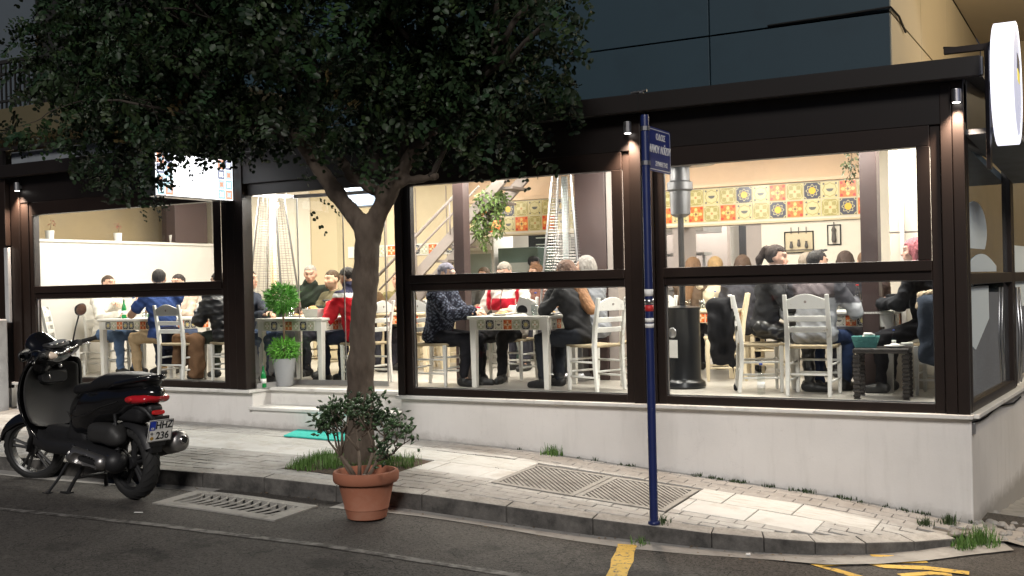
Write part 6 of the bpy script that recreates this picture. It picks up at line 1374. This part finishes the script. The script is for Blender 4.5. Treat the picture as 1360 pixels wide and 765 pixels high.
for q in je:
    q = np.array(q); tone = rng.uniform(.5, 1.5)
    for _ in range(int(rng.integers(7, 12))):
        d = rng.normal(size=3)*.8+np.array([0, 0, .35]); d /= np.linalg.norm(d); s2 = np.cross(d, rng.normal(size=3)); s2 /= np.linalg.norm(s2); n2 = np.cross(s2, d); L = rng.uniform(.042, .070); w_ = L*.55; p = q+rng.normal(size=3)*.034; b = len(V)
        V += [p, p+d*L*.55+s2*w_*.5, p+d*L, p+d*L*.55-s2*w_*.5, p+d*L*.5+n2*.009, p+d*L*.5-n2*.009]; Fq += [(b, b+1, b+4, b+4), (b+1, b+2, b+4, b+4), (b+2, b+3, b+4, b+4), (b+3, b, b+4, b+4), (b+1, b, b+5, b+5), (b+2, b+1, b+5, b+5), (b+3, b+2, b+5, b+5), (b, b+3, b+5, b+5)]
        cs += [np.array((.040, .075, .030))*tone*rng.uniform(.8, 1.25)]*6
F3 = np.array(Fq)[:, :3]
tag(link('leaves', npmesh('leaves', np.array(V), F3, np.array(cs)), mat('jade_leaf', None, .3, attr=True, spec=.5), t), kind='stuff')
# ------------------------------------------------------------------ street name sign
M_POLE = mat('blue_pole', (.010, .018, .085), .4, var=(12, .25), var2=(30, (.10, .11, .15), .66, .72)); M_SGN = mat('sign_blue', (.014, .030, .19), .35, var=(6, .1)); M_SW = mat('sign_white', (.78, .78, .76), .4)
bx, by = -1.975, -1.655; bz = G(bx, by)
t = thing('street_name_sign', 'blue street name plate on a tall blue pole at the kerb', 'street sign', (bx, by, bz), 0)
po = MB().lathe([(.031, -.1), (.031, 2.96), (.028, 2.975), (.001, 2.98)], 20).obj('pole', M_POLE, t, auto=40)
MB().lathe([(.045, 0), (.043, .02), (.031, .03)], 16).obj('base_collar', M_POLE, t, smooth=True)
for z, h_, m in ((1.66, .05, M_PAPER), (1.60, .04, M_STEEL), (1.55, .045, M_RED), (1.47, .03, M_PAPER), (1.43, .03, M_PAPER)): MB().lathe([(.0322, z), (.0322, z+h_)], 20).obj('sticker', m, po, smooth=True)
# plate turned away from the street axis, facing the camera's right-hand side
SW, SH = .47, .325; SR = R(90)
PMx = rotz(SR)@T(.033, 0, 2.06-bz)
def rrect(x0, x1, z0, z1, r_=.03, n=5):
    out = []
    for cx, cz, a0 in ((x1-r_, z1-r_, 0), (x0+r_, z1-r_, 90), (x0+r_, z0+r_, 180), (x1-r_, z0+r_, 270)):
        out += [(cx+r_*math.cos(R(a0+90*i/n)), cz+r_*math.sin(R(a0+90*i/n))) for i in range(n+1)]
    return out
sp_ = MB().prism(rrect(0, SW, -SH/2, SH/2), -.004, .004, PMx).obj('name_plate', M_SGN, t)
o1 = rrect(.012, SW-.012, -SH/2+.012, SH/2-.012, .024); o2 = rrect(.018, SW-.018, -SH/2+.018, SH/2-.018, .020); n_ = len(o1)
b_ = MB(); b_.add([(a, -.0052, c) for a, c in o1]+[(a, -.0052, c) for a, c in o2], [(i, (i+1) % n_, n_+(i+1) % n_, n_+i) for i in range(n_)], PMx); b_.obj('border_line', M_SW, sp_)
TXs = PMx@Matrix(((1, 0, 0, 0), (0, 0, -1, -.0045), (0, 1, 0, 0), (0, 0, 0, 1)))
textobj('lettering', 'ΟΔΟΣ', .062, M_SW, sp_, TXs@T(SW/2+.03, .095, 0), squeeze=1.1)
textobj('lettering', 'ΜΑΝΟΥ ΛΟΪΖΟΥ', .078, M_SW, sp_, TXs@T(SW/2+.01, .0, 0), squeeze=.74)
textobj('lettering', 'ΣΥΝΘΕΤΗΣ', .046, M_SW, sp_, TXs@T(SW/2+.04, -.105, 0), squeeze=1.0)
for a in range(2): MB().lathe([(.036, 0), (.036, .03)], 16, T(0, 0, 1.93-bz+.25*a)).obj('clamp', M_STEEL, t)
# ------------------------------------------------------------------ building above the terrace
M_CLAD = mat('slate_cladding', (.016, .036, .050), .55, var=(.8, .12), var2=(2, (.013, .029, .041), .5, .8), world=True)
M_CLADB = mat('beige_cladding', (.42, .36, .26), .6, var=(.9, .08), world=True); M_SOFF = mat('soffit_paint', (.50, .43, .32), .7, var=(1.5, .05), world=True)
UB = thing('office_building', 'building clad in slate blue and beige panels rising behind the terrace', 'building', (0, 0, 0))
MB().box(-14, -.99, 2.56, 11, 2.73, 9).obj('core', M_BLACK, UB)
xe = [-10.5, -8.6, -6.7, -4.77, -2.855, -.955]; ze = [2.71, 3.76, 5.0, 6.3, 7.6, 9.0]
for i in range(len(xe)-1):
    for j in range(len(ze)-1): MB().box(xe[i]+.008, xe[i+1]-(.008 if i < 4 else 0), 2.50, 2.555, ze[j]+.008, ze[j+1]-.008).obj('cladding_panel', M_CLAD, UB, bevel=.004)
ye = [2.5, 4.55, 6.9, 9.0, 11.2]
for i in range(4):
    for j in range(2): MB().box(-.985, -.95, ye[i]+(.008 if i else .06), ye[i+1]-.008, (2.71, 3.77)[j], (3.75, 4.97)[j]).obj('side_panel', M_CLADB, UB, bevel=.003)
MB().box(-.94, 9, 3.0, 14, 4.985, 5.3).obj('soffit', M_SOFF, UB)
MB().box(-.94, 9, 11.2, 11.4, 1.0, 4.98).obj('rear_wall', M_CLADB, UB)
cb = MB(); cb.tube([(-2.2, 2.48, 3.78), (-1.4, 2.48, 3.79), (-.94, 2.47, 3.80), (-.93, 2.9, 3.79), (-.93, 3.3, 3.70)], .012, 6); cb.obj('cable', M_BLACK, UB, smooth=True)
fx = MB().box(2.3, 2.7, 5.0, 5.4, 4.93, 4.984).obj('soffit_lamp', M_STEEL, UB)
l = bpy.data.lights.new('soffit_light', 'POINT'); l.energy = 420; l.color = (1, .82, .55); l.shadow_soft_size = .15; lo = bpy.data.objects.new('soffit_light', l); COL.objects.link(lo); lo.parent = fx; lo.location = (2.5, 5.2, 4.6)
# left balcony wing
M_GREYW = mat('grey_render', (.06, .075, .09), .8, var=(1.2, .1), world=True); M_OCHRE = mat('ochre_slab', (.07, .058, .03), .8, var=(2, .15), world=True)
BA = thing('balcony_house', 'grey rendered house with an iron-railed balcony behind the tree, left', 'building', (0, 0, 0))
MB().box(-22, -8.7, 3.2, 3.6, 2.73, 9).obj('house_wall', M_GREYW, BA); MB().box(-22, -14.4, 3.2, 3.6, -.5, 2.72).obj('house_wall', M_GREYW, BA)
MB().box(-22, -8.7, .85, 3.2, 3.30, 3.70).obj('balcony_slab', M_OCHRE, BA, bevel=.01)
br = MB(); br.box(-22, -8.75, .90, .95, 4.34, 4.39).box(-22, -8.75, .90, .94, 3.80, 3.83).box(-22, -8.75, .90, .94, 4.18, 4.21); br.obj('handrail', M_BLACK, BA)
bmesh_ = MB().box(-.011, .011, -.011, .011, 3.70, 4.34).mesh('baluster')
for i in range(60): link('baluster', bmesh_, M_BLACK, BA, loc=(-14.6+.098*i, .92, 0))
bk = MB()
for r_ in range(6):
    for c_ in range(4): bk.box(-12.55+.21*c_+(r_ % 2)*.1-.09, -12.55+.21*c_+(r_ % 2)*.1+.105, 2.0, 2.2, 4.40+.13*r_, 4.52+.13*r_)
bk.obj('brick_pier', mat('old_brick', (.05, .042, .038), .9, var=(9, .3), world=True), BA)
# ------------------------------------------------------------------ lit projecting signs
M_LIT = mat('lit_acrylic', (.9, .9, .9), .4, emis=((.96, .97, 1.0), 2.6)); M_DRUM = mat('lit_drum', (.9, .9, .95), .4, emis=((.88, .89, 1.0), 1.25)); M_LITF = mat('lit_face', (.8, .82, .9), .4, emis=((.60, .66, .95), .5))
t = thing('lit_box_sign', 'bright white lit box sign with tile ornament projecting through the leaves', 'sign', (-7.53, -.06, 2.065), 0)
MB().box(-.075, .075, -1.11, 0, 0, .455).obj('casing', M_STEEL, t, bevel=.004)
fc = MB().box(.0755, .080, -1.10, -.01, .012, .443).obj('lit_face', M_LIT, t)
MB().box(-.080, -.0755, -1.10, -.01, .012, .443).obj('lit_face', M_LIT, t)
def litmat(nm, c, e): return mat('lit_'+nm, c, .4, emis=(c, e))
pal = [litmat('teal', (.45, .70, .75), 1.1), litmat('coral', (.85, .42, .28), 1.2), litmat('grey', (.35, .38, .52), .9), litmat('sky', (.60, .78, .90), 1.2)]
for side_, y0 in (('l', -1.095), ('r', -.235)):
    for i in range(2):
        for j in range(4):
            yy, zz = y0+.112*i, .016+.107*j
            p_ = MB().box(.0802, .0812, yy+.004, yy+.106, zz+.002, zz+.103).obj('printed_tile', pal[(i+j*3) % 4], fc)
            MB().prism([(yy+.055+.040*math.cos(R(45*k))*(1 if k % 2 else .55), zz+.052+.040*math.sin(R(45*k))*(1 if k % 2 else .55)) for k in range(8)], .0813, .0822, None, 'x').obj('tile_star', pal[(i+j*3+2) % 4] if (i+j) % 2 else M_LIT, p_)
MB().box(-.03, .03, 0, .06, .1, .35).obj('bracket', M_BROWN, t)
t = thing('round_drum_sign', 'round white lit drum sign projecting from the terrace corner', 'sign', (.315, -.16, 2.49), 0)
DM = Matrix.Rotation(R(90), 4, 'Y')
MB().lathe([(.445, -.075), (.452, -.072), (.452, .072), (.445, .075), (.40, .075), (.40, -.075)], 56, DM, closed=True).obj('rim', M_DRUM, t, auto=40)
ff = MB().lathe([(.001, .070), (.405, .070), (.405, .062), (.001, .062)], 48, DM).obj('lit_face', M_LITF, t)
MB().lathe([(.001, -.070), (.405, -.070), (.405, -.062), (.001, -.062)], 48, DM).obj('lit_face', M_LITF, t)
MB().prism([(.02, .23), (.22, .20), (.22, .10), (.02, .12)], .0705, .074, None, 'x').obj('dark_emblem', mat('emblem_navy', (.03, .035, .07), .5), ff)
MB().prism([(.03, .115), (.22, .095), (.20, .02), (.05, .03)], .0705, .074, None, 'x').obj('yellow_emblem', mat('emblem_yellow', (.8, .65, .05), .5, emis=((.9, .75, .1), .5)), ff)
b_ = MB(); b_.box(-.14, -.095, .02, .08, -.02, .04).box(-.44, -.10, .03, .07, .28, .33); b_.box(-.15, -.12, -.02, .12, -.62, .30); b_.obj('bracket', M_BROWN, t, bevel=.004)
MB().tube([(-.45, .10, .345), (-.30, .15, .335), (-.15, .18, .35), (-.02, .22, .40), (.05, .5, .48)], .009, 6).obj('supply_cable', M_BLACK, t, smooth=True)
# ------------------------------------------------------------------ far left: posts and a parked van
M_PVC = mat('grey_render_post', (.36, .37, .38), .8, var=(6, .12), var2=(4, (.24, .245, .25), .55, .8), world=True)
t = thing('boundary_pillar', 'pale grey boundary pillar with a slim post beside the terrace, far left', 'pillar', (0, 0, 0))
MB().box(-11.42, -11.19, -.42, -.14, -.6, .80).obj('pillar', M_PVC, t, bevel=.02); MB().box(-11.29, -11.21, -.10, -.056, .75, 1.70).obj('slim_post', M_PVC, t, bevel=.008); MB().box(-11.33, -11.205, -.13, -.0565, 1.72, 2.56).obj('brown_cover', M_BROWN, t, bevel=.006)
t = thing('drain_pipe', 'short grey pipe leaning by the boundary pillar', 'pipe', (-11.55, -.30, G(-11.5, -.3)), 0); MB().tube([(0, 0, 0), (.02, .05, .62)], .06, 14).obj('pipe', M_PVC, t, smooth=True); MB().lathe([(.068, .55), (.07, .6), (.062, .62)], 14).obj('pipe_collar', M_PVC, t)
weed(-11.62, -.28, .8, 'leafy green weed at the foot of the boundary pillar', n=120)
VAN = thing('parked_van', 'dark van with a red tail light at the left edge behind the pillar', 'van', (-13.35, .7, G(-13, .7)), R(150))
vb = spart('van_body', [B((1.2, 0, 1.05), (1.75, .80, .62), .16), B((1.55, 0, 1.45), (1.35, .70, .45), .20)], .035, mat('van_paint', (.016, .017, .019), .25, coat=.5), parent=VAN, k=.05)
for sy in (-1, 1):
    tl_ = spart('tail_light', [B((-.50, sy*.70, 1.42), (.06, .09, .26), .04)], .016, mat('van_tail_red', (.55, .02, .02), .2, emis=((1, .05, .04), .25)), parent=VAN, k=.02)
    spart('lower_lens', [B((-.51, sy*.70, 1.12), (.055, .085, .08), .03)], .016, M_IND, parent=VAN, k=.02)
spart('rear_bumper', [B((-.52, 0, .62), (.12, .80, .13), .07)], .025, M_GREYP, parent=VAN, k=.03)
MB().box(-.60, -.55, -.52, .52, 1.30, 1.72).obj('rear_window', mat('dark_glass', (.01, .012, .014), .08, spec=.7), VAN, bevel=.02)
for x_ in (.3, 2.2):
    for sy in (-1, 1): wh = MB().lathe([(.20, -.09), (.30, -.09), (.32, -.05), (.32, .05), (.30, .09), (.20, .09), (.17, .05), (.001, .05), (.001, -.05), (.17, -.05)], 28, T(x_, sy*.74, .32)@Matrix.Rotation(R(90), 4, 'X')).obj('wheel', M_RUB, VAN, auto=40)
# litter
t = thing('litter', 'white paper scrap on the road by the drain', 'litter', (-5.75, -3.02, RD(-5.75, -3.02)+.006), R(20)); MB().box(-.035, .035, -.008, .008, 0, .003).obj('scrap', M_PAPER, t)
t = thing('litter', 'small white scrap in the gutter right of the sign pole', 'litter', (-1.28, -1.66, RD(-1.28, -1.66)+.008), .4); MB().box(-.015, .015, -.01, .01, 0, .012).obj('scrap', M_PAPER, t)
# leaf litter in the gutter
lf = []
for _ in range(120):
    x = random.uniform(-8, -.6); y = kerb_y(x)-abs(random.gauss(.05, .12)); lf.append((x, y))
V = []; Fq = []
for x, y in lf:
    z = RD(x, y)+.009; a = random.random()*6.3; s_ = random.uniform(.006, .018); b = len(V)
    for k in range(4): V.append((x+s_*math.cos(a+k*1.57)*(1 if k % 2 else .5), y+s_*math.sin(a+k*1.57)*(1 if k % 2 else .5), z+random.uniform(0, .006)))
    Fq.append((b, b+1, b+2, b+3))
tag(link('leaf_litter', npmesh('leaf_litter', V, Fq), mat('dead_leaf', (.16, .11, .06), .8, var=(8, .6), world=True)), 'scattered dead leaves and grit in the gutter', 'leaf litter', kind='stuff')
